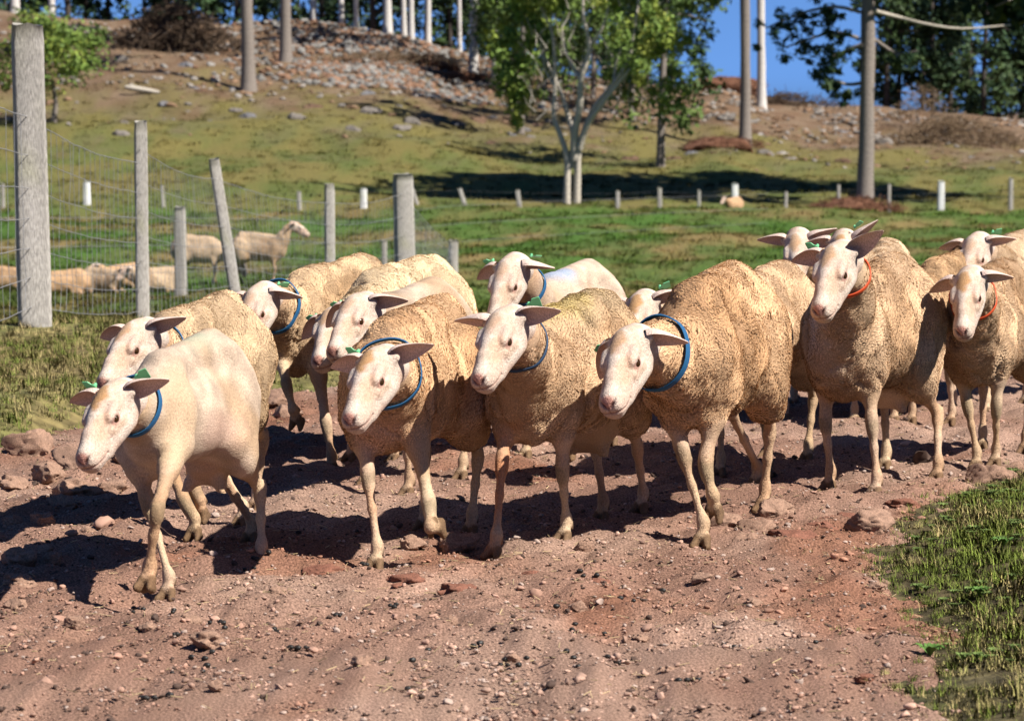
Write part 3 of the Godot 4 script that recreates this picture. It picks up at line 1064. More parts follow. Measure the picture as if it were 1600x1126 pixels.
func build_stones() -> void:
	var rng := RandomNumberGenerator.new()
	rng.seed = 21
	var kinds := []
	for i in 6:
		kinds.append(stone_mesh(i + 1, [0.6, 0.75, 0.55, 0.85, 0.65, 0.6][i], 0.42, 3))
	var small := [stone_mesh(11, 0.6, 0.6, 1), stone_mesh(12, 0.5, 0.7, 1), stone_mesh(13, 0.75, 0.6, 1)]
	# gravel and clods of earth: nobody could count them
	for k in 3:
		var places := []
		var colors := []
		for i in 13000:
			var dist := 5.4 + 8.6 * pow(rng.randf(), 1.35)
			var x := rng.randf_range(-0.205, 0.205) * maxf(dist, 6.5)
			if road_at(x, dist) < -0.1:
				continue
			var s := 0.0025 * exp(absf(rng.randfn()) * 0.62)
			places.append(Transform3D(Basis(Vector3(rng.randfn(), rng.randfn(), rng.randfn()).normalized(), rng.randf() * TAU).scaled(Vector3(s, s * 0.75, s)), Vector3(x, road_y(x, dist) + s * 0.25, -dist)))
			var c := soil_tint(x, dist) * rng.randf_range(0.7, 1.3)
			if rng.randf() < 0.2:
				c = c.lerp(Color(0.42, 0.34, 0.29), 0.7)
			if rng.randf() < 0.22:
				c = Color(0.09, 0.06, 0.048)
			colors.append(Color(c.r, c.g, c.b))
		var o := scatter("gravel", small[k], M.stone, places, colors)
		tag(o, ["fine reddish gravel strewn over the dirt road", "flat grit strewn over the dirt road", "rounded crumbs of earth on the dirt road"][k], "gravel", "", "stuff")
	# bits of straw
	var sl := BoxMesh.new()
	sl.size = Vector3(0.03, 0.0012, 0.0022)
	var sp := []
	var sc := []
	for i in 2600:
		var dist := rng.randf_range(5.8, 12.0)
		var x := rng.randf_range(-0.2, 0.2) * dist
		if road_at(x, dist) < -0.05:
			continue
		var s := rng.randf_range(0.3, 1.2)
		sp.append(Transform3D(Basis.from_euler(Vector3(rng.randfn() * 0.15, rng.randf() * TAU, rng.randfn() * 0.2)).scaled(Vector3(s, 1, 1)), Vector3(x, road_y(x, dist) + 0.004, -dist)))
		sc.append(Color(0.40, 0.30, 0.17) * rng.randf_range(0.3, 1.3))
	tag(scatter("straw", sl, M.stone, sp, sc), "broken bits of straw trodden into the dirt road", "straw", "", "stuff")
	# stones that can be told apart: picture place, width in pixels, tone
	var big := [[125, 745, 88, 0, 0], [42, 722, 72, 3, 0], [112, 778, 74, 2, 0], [95, 800, 56, 1, 0], [22, 895, 52, 3, 0], [48, 880, 50, 0, 0], [22, 930, 46, 4, 0], [75, 892, 36, 5, 0], [14, 832, 40, 1, 0], [150, 712, 46, 2, 0], [108, 1008, 36, 5, 0], [290, 985, 44, 2, 0], [320, 1030, 56, 4, 0], [560, 1078, 34, 5, 0],
		[640, 926, 78, 4, 1], [500, 906, 68, 2, 1], [720, 945, 62, 4, 1], [828, 962, 42, 2, 1], [715, 868, 64, 0, 0], [640, 872, 44, 5, 0], [912, 870, 30, 1, 0], [884, 918, 40, 4, 1], [832, 914, 36, 5, 1], [940, 925, 36, 4, 1],
		[1190, 838, 62, 0, 0], [1135, 832, 46, 3, 0], [1250, 852, 90, 4, 1], [1330, 816, 70, 2, 1], [1365, 838, 80, 0, 0], [1215, 815, 64, 1, 0], [1420, 800, 56, 4, 1], [1555, 760, 84, 0, 0], [1590, 742, 50, 3, 0], [1170, 862, 44, 5, 0], [1290, 830, 70, 1, 1], [1480, 812, 44, 5, 0], [1372, 930, 30, 2, 0], [1280, 1040, 30, 4, 0], [1360, 1085, 34, 5, 1], [330, 1104, 26, 1, 0], [1005, 1010, 24, 2, 0], [430, 640, 56, 0, 0], [470, 690, 60, 2, 1], [445, 660, 42, 3, 0], [70, 760, 60, 1, 0], [168, 775, 48, 4, 0], [12, 775, 56, 2, 0], [60, 835, 44, 5, 0], [130, 850, 34, 0, 0], [20, 960, 40, 1, 0], [190, 735, 40, 3, 0], [225, 1010, 26, 2, 0], [700, 1000, 30, 1, 0], [905, 985, 26, 3, 0], [1100, 930, 34, 0, 0], [1180, 960, 28, 5, 0], [1050, 1080, 30, 2, 0], [430, 960, 30, 4, 0], [800, 1060, 26, 0, 0]]
	for q in big:
		var p := on_road(q[0], q[1])
		var y := road_y(p.x, -p.z)
		var w: float = q[2] * EYE / (q[1] - HORIZON)
		var s := part("stone", kinds[q[3]], M.red_stone if q[4] else M.pale_stone, self)
		var k: float = 0.7 if q[4] else 1.0
		s.transform = Transform3D(Basis(Vector3.UP, rng.randf() * TAU).scaled(Vector3(0.56 * w, 0.5 * w * k, 0.5 * w)), Vector3(p.x, y + (-0.10 if q[4] else 0.10) * w, p.z))
		if q[4]:
			tag(s, "dark red stone lying embedded in the dirt road", "stone", "red stones in the road")
		elif q[2] > 60:
			tag(s, "large dusty tan stone lying on the dirt road", "stone", "large stones on the road")
		else:
			tag(s, "small dusty tan stone lying on the dirt road", "stone", "small stones on the road")
	# sheep droppings
	var pellet := stone_mesh(31, 0.85, 0.1, 1)
	for i in 46:
		var c := on_road(rng.randf_range(30, 1500), rng.randf_range(905, 1118))
		if road_at(c.x, -c.z) < 0.1:
			continue
		for n in 1 + int(absf(rng.randfn()) * 2.2):
			var x := c.x + rng.randfn() * 0.022 * minf(n, 1)
			var z := c.z + rng.randfn() * 0.03 * minf(n, 1)
			var o := part("dropping", pellet, M.dung, self)
			var s := rng.randf_range(0.0055, 0.0085)
			o.transform = Transform3D(Basis(Vector3.UP, rng.randf() * TAU).scaled(Vector3(s * 1.25, s, s)), Vector3(x, road_y(x, -z) + s * 0.6, z))
			tag(o, "small black sheep dropping on the dirt road", "dropping", "droppings on the road")
	# the hillside: boulders that show, and rubble
	for i in 150:
		var px := rng.randf_range(-40, 1640)
		var dist := rng.randf_range(98, 129)
		if px < 1000 and rng.randf() < 0.3:
			dist = rng.randf_range(112, 129)
		var s := part("boulder", kinds[i % 6], [M.grey_rock, M.dark_rock, M.brown_rock][i % 3], self)
		var r := rng.randf_range(0.14, 0.34)
		s.transform = Transform3D(Basis(Vector3.UP, rng.randf() * TAU).scaled(Vector3(r * 1.3, r, r)), spot(px, dist, 0.06))
		tag(s, ["weathered grey boulder on the grassy hillside", "bluish grey boulder on the grassy hillside", "brown lump of rock on the grassy hillside"][i % 3], "boulder", "boulders on the hillside")
	var bank := []
	var bank_c := []
	for i in 2600:
		var px := 600.0 + rng.randfn() * 105.0
		var dist := rng.randf_range(113, 131)
		var r := rng.randf_range(0.05, 0.2)
		bank.append(Transform3D(Basis.from_euler(Vector3(rng.randfn() * 0.5, rng.randf() * TAU, rng.randfn() * 0.5)).scaled(Vector3(r * 1.2, r, r)), spot(px, dist, -r * 0.15)))
		bank_c.append(Color(0.20, 0.19, 0.175) * rng.randf_range(0.6, 1.4) if rng.randf() < 0.55 else Color(0.22, 0.13, 0.085) * rng.randf_range(0.7, 1.2))
	tag(scatter("rock_bank", small[2], M.stone, bank, bank_c), "bank of broken grey rock below the white trunks", "rocks", "", "stuff")
	for k in 2:
		var places := []
		var colors := []
		for i in 3600:
			var px := rng.randf_range(-60, 1660)
			var dist := 129.0 - absf(rng.randfn()) * 10.0
			if px > 430 and px < 790 and rng.randf() < 0.6:
				dist = rng.randf_range(112, 130)
			var clump := lump.get_noise_2d(px * 0.9, dist * 14)
			if clump < -0.05 or dist < 84:
				continue
			var r := rng.randf_range(0.03, 0.13) * (1.0 + clump)
			places.append(Transform3D(Basis.from_euler(Vector3(rng.randfn() * 0.4, rng.randf() * TAU, rng.randfn() * 0.4)).scaled(Vector3(r * 1.3, r, r)), spot(px, dist, -r * 0.2)))
			var t := rng.randf()
			colors.append(Color(0.27, 0.245, 0.22) * rng.randf_range(0.6, 1.2) if t < 0.4 else Color(0.21, 0.135, 0.085) * rng.randf_range(0.7, 1.2))
		tag(scatter("rubble", small[k], M.stone, places, colors), ["grey and brown rubble along the hill crest", "broken stone and bark along the hill crest"][k], "rubble", "", "stuff")
# ---------------------------------------------------------------- trees, brush, fences
func tube(points: Array, radii: Array, sides := 8, bump := 0.0) -> Array:
	var pos := PackedVector3Array()
	var idx := PackedInt32Array()
	var n := points.size()
	for i in n:
		var t: Vector3 = (points[mini(i + 1, n - 1)] - points[maxi(i - 1, 0)]).normalized()
		var u := t.cross(Vector3(0.3, 0.1, 1)).normalized()
		var v := t.cross(u)
		for k in sides:
			var a := TAU * k / sides
			var r: float = radii[i] * (1.0 + bump * lump.get_noise_3d(points[i].x * 90, points[i].y * 60 + k * 40, points[i].z * 90))
			pos.append(points[i] + (u * cos(a) + v * sin(a)) * r)
	for i in n - 1:
		for k in sides:
			var a := i * sides + k
			var b := i * sides + (k + 1) % sides
			quad(idx, a, b, b + sides, a + sides, true)
	var o := pos.size()
	pos.append(points[n - 1])
	for k in sides:
		idx.append_array([(n - 1) * sides + k, o, (n - 1) * sides + (k + 1) % sides])
	return [pos, idx]

func tubes_mesh(list: Array) -> ArrayMesh:
	var pos := PackedVector3Array()
	var idx := PackedInt32Array()
	for t in list:
		var o := pos.size()
		pos.append_array(t[0])
		for i in t[1]:
			idx.append(i + o)
	var col := PackedColorArray(); col.resize(pos.size()); col.fill(Color.WHITE)
	return arrays_to_mesh(pos, refresh_normals(pos, idx), col, idx)

func smooth_path(pts: Array, steps := 4) -> Array:
	var out := []
	for i in pts.size() - 1:
		var a: Vector3 = pts[maxi(i - 1, 0)]
		var b: Vector3 = pts[i]
		var c: Vector3 = pts[i + 1]
		var d: Vector3 = pts[mini(i + 2, pts.size() - 1)]
		for s in steps:
			out.append(b.cubic_interpolate(c, a, d, float(s) / steps))
	out.append(pts[-1])
	return out

# leaves spread through clumps: [center, radius vector] list
func crown_mesh(clumps: Array, per_clump: int, size: float, tones: Array, seed_: int, long := 1.0) -> ArrayMesh:
	var rng := RandomNumberGenerator.new()
	rng.seed = seed_
	var pos := PackedVector3Array()
	var nrm := PackedVector3Array()
	var col := PackedColorArray()
	var idx := PackedInt32Array()
	for c in clumps:
		var base: Color = tones[rng.randi() % tones.size()]
		for i in per_clump:
			var d := Vector3(rng.randfn(), rng.randfn(), rng.randfn())
			d = d.normalized() * pow(rng.randf(), 0.45)
			var p: Vector3 = c[0] + d * c[1]
			var n := (d + Vector3(rng.randfn(), rng.randfn() + 0.5, rng.randfn()) * 0.6).normalized()
			var u := n.cross(Vector3(rng.randfn(), rng.randfn(), rng.randfn())).normalized()
			var v := n.cross(u)
			var s := size * rng.randf_range(0.6, 1.3)
			var o := pos.size()
			pos.append_array([p - u * s * long, p + v * s * 0.45, p + u * s * long, p - v * s * 0.45])
			nrm.append_array([n, n, n, n])
			var k := base * rng.randf_range(0.7, 1.35)
			k.a = 1.0
			col.append_array([k, k, k, k])
			idx.append_array([o, o + 1, o + 2, o, o + 2, o + 3])
	return arrays_to_mesh(pos, nrm, col, idx)

func clumps_in(center: Vector3, radii: Vector3, count: int, small: float, rng: RandomNumberGenerator) -> Array:
	var out := []
	for i in count:
		var d := Vector3(rng.randfn(), rng.randfn(), rng.randfn()).normalized() * pow(rng.randf(), 0.4)
		out.append([center + d * radii, Vector3.ONE * small * rng.randf_range(0.6, 1.35)])
	return out

# a straight trunk with a few dead limbs and a crown above
func plain_tree(called: String, label: String, px: float, dist: float, width: float, high: float, lean: float, bark: Material, leaves: Material, tones: Array, low: float, spread: float, seed_: int, clump_n := 26, leaf := 0.16, per := 60) -> Node3D:
	var rng := RandomNumberGenerator.new()
	rng.seed = seed_
	var o := thing(called, label, "tree", "trees on the hill")
	var base := spot(px, dist, 0.15)
	o.position = base
	var pts := []
	var rad := []
	for i in 9:
		var t := i / 8.0
		pts.append(Vector3(lean * t * high + 0.06 * sin(t * 5.0 + seed_), t * high, 0.05 * cos(t * 4.0 + seed_)))
		rad.append(width * 0.5 * (1.0 - 0.55 * t) * (1.25 if i == 0 else 1.0))
	part("trunk", tubes_mesh([tube(smooth_path(pts, 3), range(25).map(func(i): return lerpf(width * 0.5, width * 0.2, i / 24.0) * (1.35 if i == 0 else 1.12 if i == 1 else 1.0)), 10, 0.25)]), bark, o)
	for i in 7:
		var t := rng.randf_range(low * 0.8, 0.95)
		var a := rng.randf() * TAU
		var p0 := Vector3(lean * t * high, t * high, 0)
		var L := spread * rng.randf_range(0.5, 1.0) * (1.1 - t * 0.6)
		var d := Vector3(cos(a), rng.randf_range(-0.1, 0.5), sin(a))
		part("limb", tubes_mesh([tube(smooth_path([p0, p0 + d * L * 0.5, p0 + d * L + Vector3(0, -0.15 * L, 0)], 3), [width * 0.16, width * 0.14, width * 0.12, width * 0.1, width * 0.08, width * 0.06, width * 0.03], 6)]), bark, o)
	var cl := clumps_in(Vector3(lean * high, high * (low + 1.0) * 0.52, 0), Vector3(spread, high * (1.0 - low) * 0.55, spread), clump_n, spread * 0.3, rng)
	part("crown", crown_mesh(cl, per, leaf, tones, seed_ + 1), leaves, o)
	return o

func build_trees() -> void:
	var pale := [Color(0.18, 0.23, 0.035), Color(0.25, 0.28, 0.05), Color(0.12, 0.185, 0.035)]
	var dark := [Color(0.018, 0.04, 0.016), Color(0.028, 0.055, 0.02), Color(0.035, 0.06, 0.018)]
	var mid := [Color(0.06, 0.10, 0.024), Color(0.085, 0.13, 0.03), Color(0.045, 0.08, 0.024)]
	# the branching pale tree at the foot of the hill
	var D := 83.0
	var base := spot(893, D, 0.1)
	var o := thing("branching_tree", "pale grey tree with forking bare limbs and light green leaves at the hill foot", "tree")
	o.position = base
	var q := func(px: float, py: float, dz: float) -> Vector3: return at(px, py, D + dz) - base
	var stems := [
		[[[885, 332, 0], [886, 290, 0], [886, 246, 0.05], [876, 212, 0.1], [865, 179, 0.2], [867, 127, 0.3], [863, 56, 0.4], [845, 10, 0.5], [835, -60, 0.6]], 0.125, 0.026],
		[[[901, 332, 0], [902, 280, 0], [904, 235, -0.05], [912, 205, -0.1], [928, 168, -0.2], [958, 131, -0.3], [980, 97, -0.4], [988, 60, -0.5], [1000, -20, -0.5]], 0.12, 0.03],
		[[[893, 262, 0.1], [896, 215, 0.1], [887, 179, 0.3], [874, 138, 0.5], [854, 97, 0.7], [842, 60, 0.8]], 0.12, 0.03],
		[[[899, 250, 0], [898, 209, -0.1], [906, 164, -0.3], [908, 123, -0.4], [921, 75, -0.5], [910, 20, -0.6], [915, -60, -0.6]], 0.14, 0.035],
		[[[905, 232, -0.1], [918, 195, -0.3], [944, 158, -0.6], [972, 122, -0.8], [1002, 85, -1.0]], 0.11, 0.025],
		[[[907, 125, -0.4], [893, 103, -0.2], [881, 70, 0], [876, 30, 0.1]], 0.06, 0.02],
		[[[866, 135, 0.3], [852, 110, 0.5], [846, 80, 0.6]], 0.05, 0.015],
		[[[958, 131, -0.3], [962, 100, -0.1], [972, 60, 0.1], [968, 20, 0.2]], 0.05, 0.02],
		[[[922, 72, -0.5], [940, 45, -0.7], [950, 10, -0.8]], 0.06, 0.02],
		[[[928, 168, -0.2], [950, 172, 0.2], [968, 160, 0.5]], 0.035, 0.012],
		[[[886, 200, 0.1], [862, 196, 0.5], [845, 204, 0.8]], 0.03, 0.01]]
	var n := 0
	for s in stems:
		var pts := []
		for p in s[0]:
			pts.append(q.call(p[0], p[1], p[2]))
		pts = smooth_path(pts, 4)
		var rad := []
		for i in pts.size():
			rad.append(lerpf(s[1], s[2], pow(float(i) / (pts.size() - 1), 0.8)))
		part("trunk" if n < 2 else "limb", tubes_mesh([tube(pts, rad, 9, 0.2)]), M.pale_bark, o)
		n += 1
	var rng := RandomNumberGenerator.new()
	rng.seed = 8
	var twigs := []
	for i in 90:
		var p: Vector3 = q.call(rng.randf_range(825, 1010), rng.randf_range(-20, 190), rng.randf_range(-1, 1))
		var d := Vector3(rng.randfn() * 0.5, 0.6 + rng.randf() * 0.6, rng.randfn() * 0.5).normalized()
		twigs.append(tube([p, p + d * 0.35, p + d * 0.7 + Vector3(rng.randfn() * 0.1, 0, 0)], [0.014, 0.009, 0.004], 4))
	var tw := part("twigs", tubes_mesh(twigs), M.pale_bark, o)
	tag(tw, "", "", "", "stuff")
	var cl := []
	for g in [[818, 95, 0.9, 46, 110, 60], [850, -10, 0.3, 70, 45, 20], [940, -10, 0, 90, 40, 26], [1010, 60, -0.8, 55, 70, 26], [985, 130, 0.8, 45, 50, 12], [1050, 110, 0.3, 40, 75, 20], [812, 160, 1.0, 26, 45, 10], [905, -100, 0, 130, 60, 40]]:
		cl.append_array(clumps_in(q.call(g[0], g[1], g[2]), Vector3(g[3], g[4], g[3] * 0.8) / 54.0, g[5], 0.30, rng))
	part("crown", crown_mesh(cl, 95, 0.07, pale, 4), M.leaf, o)
	# tall straight trees
	plain_tree("hill_tree", "dark green tree behind the pale forking tree", 1035, 96, 0.3, 9.0, 0.0, M.grey_bark, M.leaf, mid, 0.16, 2.1, 61, 44, 0.15, 70)
	plain_tree("hill_tree", "dense green tree left behind the pale forking tree", 815, 104, 0.28, 9.0, 0.0, M.grey_bark, M.leaf, [pale[0], mid[1], pale[2]], 0.2, 1.5, 62, 34, 0.14, 70)
	for h in [[852, 118, 7.5, 2.3, 81], [925, 122, 8.0, 2.4, 82], [985, 116, 7.5, 2.2, 83], [790, 120, 6.5, 1.8, 84]]:
		plain_tree("hill_tree", "leafy green tree standing close behind the pale forking tree", h[0], h[1], 0.22, h[2], 0.0, M.grey_bark, M.leaf, [mid[0], mid[1], pale[2]], 0.05, h[3], h[4], 48, 0.11, 95)
	plain_tree("pine_tree", "tall grey trunk standing out of a red needle mound", 1350, 82.5, 0.50, 15.0, 0.0, M.grey_bark, M.leaf, dark, 0.46, 3.4, 63, 110, 0.28, 90)
	plain_tree("pine_tree", "tall grey trunk halfway up the slope beside the hill crest", 1161, 106, 0.44, 16.0, 0.0, M.grey_bark, M.leaf, dark, 0.5, 3.0, 64, 36, 0.2, 60)
	plain_tree("pine_tree", "white trunk behind the crest, close to a grey trunk", 1187, 124, 0.40, 16.0, 0.003, M.white_bark, M.leaf, dark, 0.5, 3.0, 65, 30, 0.2, 60)
	plain_tree("pine_tree", "thick grey brown trunk on the rocky slope", 390, 112, 0.56, 16.0, 0.0, M.grey_bark, M.leaf, dark, 0.5, 3.2, 66, 34, 0.2, 60)
	plain_tree("pine_tree", "grey trunk among pale rubble on the slope", 450, 119, 0.50, 16.0, 0.0, M.grey_bark, M.leaf, dark, 0.5, 3.2, 67, 34, 0.2, 60)
	plain_tree("pine_tree", "tall pine at the pasture edge past the brush heap", 1660, 85.0, 0.45, 13.0, 0.0, M.grey_bark, M.leaf, dark, 0.36, 3.6, 68, 110, 0.28, 90)
	var whites := [[490, 131, 0.28], [605, 129, 0.40], [632, 133, 0.26], [645, 128, 0.28], [742, 122, 0.42], [773, 123, 0.27], [668, 136, 0.3], [556, 137, 0.24], [535, 140, 0.3], [720, 134, 0.22], [30, 132, 0.4], [86, 134, 0.3]]
	for i in whites.size():
		var w: Array = whites[i]
		plain_tree("white_trunk_tree", "slender tree with a white trunk on the wooded crest", w[0], w[1], w[2], 14.0, 0.0, M.white_bark, M.leaf, mid, 0.42, 2.2, 70 + i, 18, 0.2, 50)
	# the dark wood behind the crest
	for i in 29:
		var px := -60.0 + i * 40.0 + rng.randf_range(-14, 14)
		plain_tree("forest_tree", "dark evergreen of the wood behind the hill crest", px, rng.randf_range(146, 175), 0.35, rng.randf_range(12, 16), 0.0, M.dark_bark, M.leaf, dark, 0.02, 2.6, 100 + i, 34, 0.24, 60)
	for i in 11:
		var px := 1385.0 + i * 25.0 + rng.randf_range(-9, 9)
		plain_tree("forest_tree", "dark tree of the wood at the end of the crest", px, rng.randf_range(134, 160), 0.3, rng.randf_range(10, 15), 0.0, M.dark_bark, M.leaf, dark, 0.03, 2.2, 130 + i, 44, 0.2, 60)
	# drooping pine boughs in front of the sky, parts of the tall pine
	var pine := get_node("pine_tree")
	for b in [[[1338, 60], [1300, 52], [1262, 62], [1225, 75]], [[1340, 20], [1300, 12], [1250, 22], [1195, 45]], [[1345, 130], [1322, 132], [1296, 124], [1278, 110]], [[1362, 18], [1400, 28], [1440, 38], [1500, 46], [1575, 40]], [[1345, 70], [1310, 84], [1280, 95]], [[1360, 60], [1400, 85], [1430, 80]]]:
		var pts := []
		for p in b:
			pts.append(at(p[0], p[1], 82.5 + rng.randf_range(-0.6, 0.2)) - pine.position)
		pts = smooth_path(pts, 3)
		part("bough", tubes_mesh([tube(pts, range(pts.size()).map(func(i): return lerpf(0.06, 0.02, float(i) / pts.size())), 6)]), M.pale_bark if b[0][0] == 1362 else M.grey_bark, pine)
		if b[0][0] != 1362:
			var bc := []
			for i in pts.size():
				if i > 1:
					for e in 3:
						bc.append([pts[i] + Vector3(rng.randfn() * 0.16, -0.16 + rng.randfn() * 0.2, rng.randfn() * 0.25), Vector3(0.2, 0.15, 0.2) * rng.randf_range(0.5, 1.3)])
			part("needles", crown_mesh(bc, 26, 0.075, dark, 9 + b.size(), 1.8), M.leaf, pine)
	# bush at the left
	var bush := thing("bush", "round yellow green bush beside the rocky slope", "bush")
	bush.position = spot(85, 100, 0.1)
	part("stem", tubes_mesh([tube([Vector3(0, 0, 0), Vector3(0.1, 0.8, 0), Vector3(0.0, 1.6, 0.1)], [0.12, 0.09, 0.05], 7)]), M.grey_bark, bush)
	part("foliage", crown_mesh(clumps_in(Vector3(-0.2, 2.5, 0), Vector3(2.3, 1.7, 1.6), 60, 0.55, rng), 70, 0.10, [pale[0] * 0.85, mid[1], pale[2]], 5), M.leaf, bush)

func brush(called: String, label: String, px: float, dist: float, wide: float, high: float, count: int, material: Material, seed_: int, thick := 0.016) -> void:
	var rng := RandomNumberGenerator.new()
	rng.seed = seed_
	var o := thing(called, label, "brushwood")
	o.position = spot(px, dist, 0.05)
	var list := []
	for i in count:
		var x := rng.randfn() * wide * 0.42
		var p := Vector3(x, rng.randf() * high * exp(-x * x / (wide * wide * 0.4)), rng.randfn() * 0.6)
		var d := Vector3(rng.randfn(), rng.randfn() * 0.55, rng.randfn() * 0.6).normalized() * rng.randf_range(0.3, 1.0)
		list.append(tube([p - d * 0.5, p + Vector3(0, rng.randfn() * 0.05, 0), p + d * 0.5], [thick, thick * 0.8, thick * 0.3], 4))
	var b := part("branches", tubes_mesh(list), material, o)
	tag(b, "", "", "", "stuff")

func mound(label: String, px: float, dist: float, wide: float, high: float, seed_: int) -> void:
	var o := thing("needle_mound", label, "mound", "mounds of fallen needles")
	o.position = spot(px, dist, 0.05)
	var m := stone_mesh(seed_, 1.0, 0.3, 3)
	var b := part("heap", m, M.needle, o)
	b.scale = Vector3(wide, high, wide * 0.5)
	var rng := RandomNumberGenerator.new()
	rng.seed = seed_
	var list := []
	for i in 420:
		var d := Vector3(rng.randfn(), absf(rng.randfn()), rng.randfn()).normalized()
		var p := Vector3(d.x * wide, d.y * high, d.z * wide * 0.5) * rng.randf_range(0.8, 1.08)
		var t := Vector3(rng.randfn(), rng.randfn() * 0.4, rng.randfn()).normalized() * 0.16
		list.append(tube([p - t, p + t], [0.012, 0.006], 3))
	var nd := part("twigs", tubes_mesh(list), M.needle, o)
	tag(nd, "", "", "", "stuff")

func post_mesh(w: float, d: float, h: float, seed_: int, taper := 0.94) -> ArrayMesh:
	# a sawn post: chamfered, slightly uneven sides, worn top
	var ring := [Vector2(-0.5, -0.38), Vector2(-0.38, -0.5), Vector2(0, -0.51), Vector2(0.38, -0.5), Vector2(0.5, -0.38), Vector2(0.51, 0), Vector2(0.5, 0.38), Vector2(0.38, 0.5), Vector2(0, 0.51), Vector2(-0.38, 0.5), Vector2(-0.5, 0.38), Vector2(-0.51, 0)]
	var pos := PackedVector3Array()
	var col := PackedColorArray()
	var idx := PackedInt32Array()
	var rows := 22
	for i in rows + 1:
		var t := float(i) / rows
		for k in ring.size():
			var r: Vector2 = ring[k]
			var s := lerpf(1.0, taper, t) * (0.93 if i == rows else 1.0) * (1.0 + 0.05 * lump.get_noise_2d(t * 250 + seed_ * 60, k * 25))
			var y := -0.3 + (h + 0.3) * t + (0.02 * lump.get_noise_2d(k * 60, seed_ * 50) if i == rows else 0.0)
			pos.append(Vector3(r.x * w * s, y, r.y * d * s))
			var tone := 0.85 + 0.35 * lump.get_noise_2d(k * 55 + seed_ * 90, t * 60)
			var c := Color(tone, tone, tone * 0.98)
			if t > 0.55:
				c = c.lerp(Color(0.75, 0.78, 0.55), 0.5 * smoothstep(0.0, 0.5, lump.get_noise_2d(k * 40, t * 260 + seed_)) )
			col.append(c)
	for i in rows:
		for k in ring.size():
			var a := i * ring.size() + k
			var b := i * ring.size() + (k + 1) % ring.size()
			quad(idx, a, b, b + ring.size(), a + ring.size(), true)
	var o := pos.size()
	pos.append(Vector3(0, h + 0.004, 0))
	col.append(Color(0.8, 0.82, 0.7))
	for k in ring.size():
		idx.append_array([rows * ring.size() + k, o, rows * ring.size() + (k + 1) % ring.size()])
	return arrays_to_mesh(pos, refresh_normals(pos, idx), col, idx)

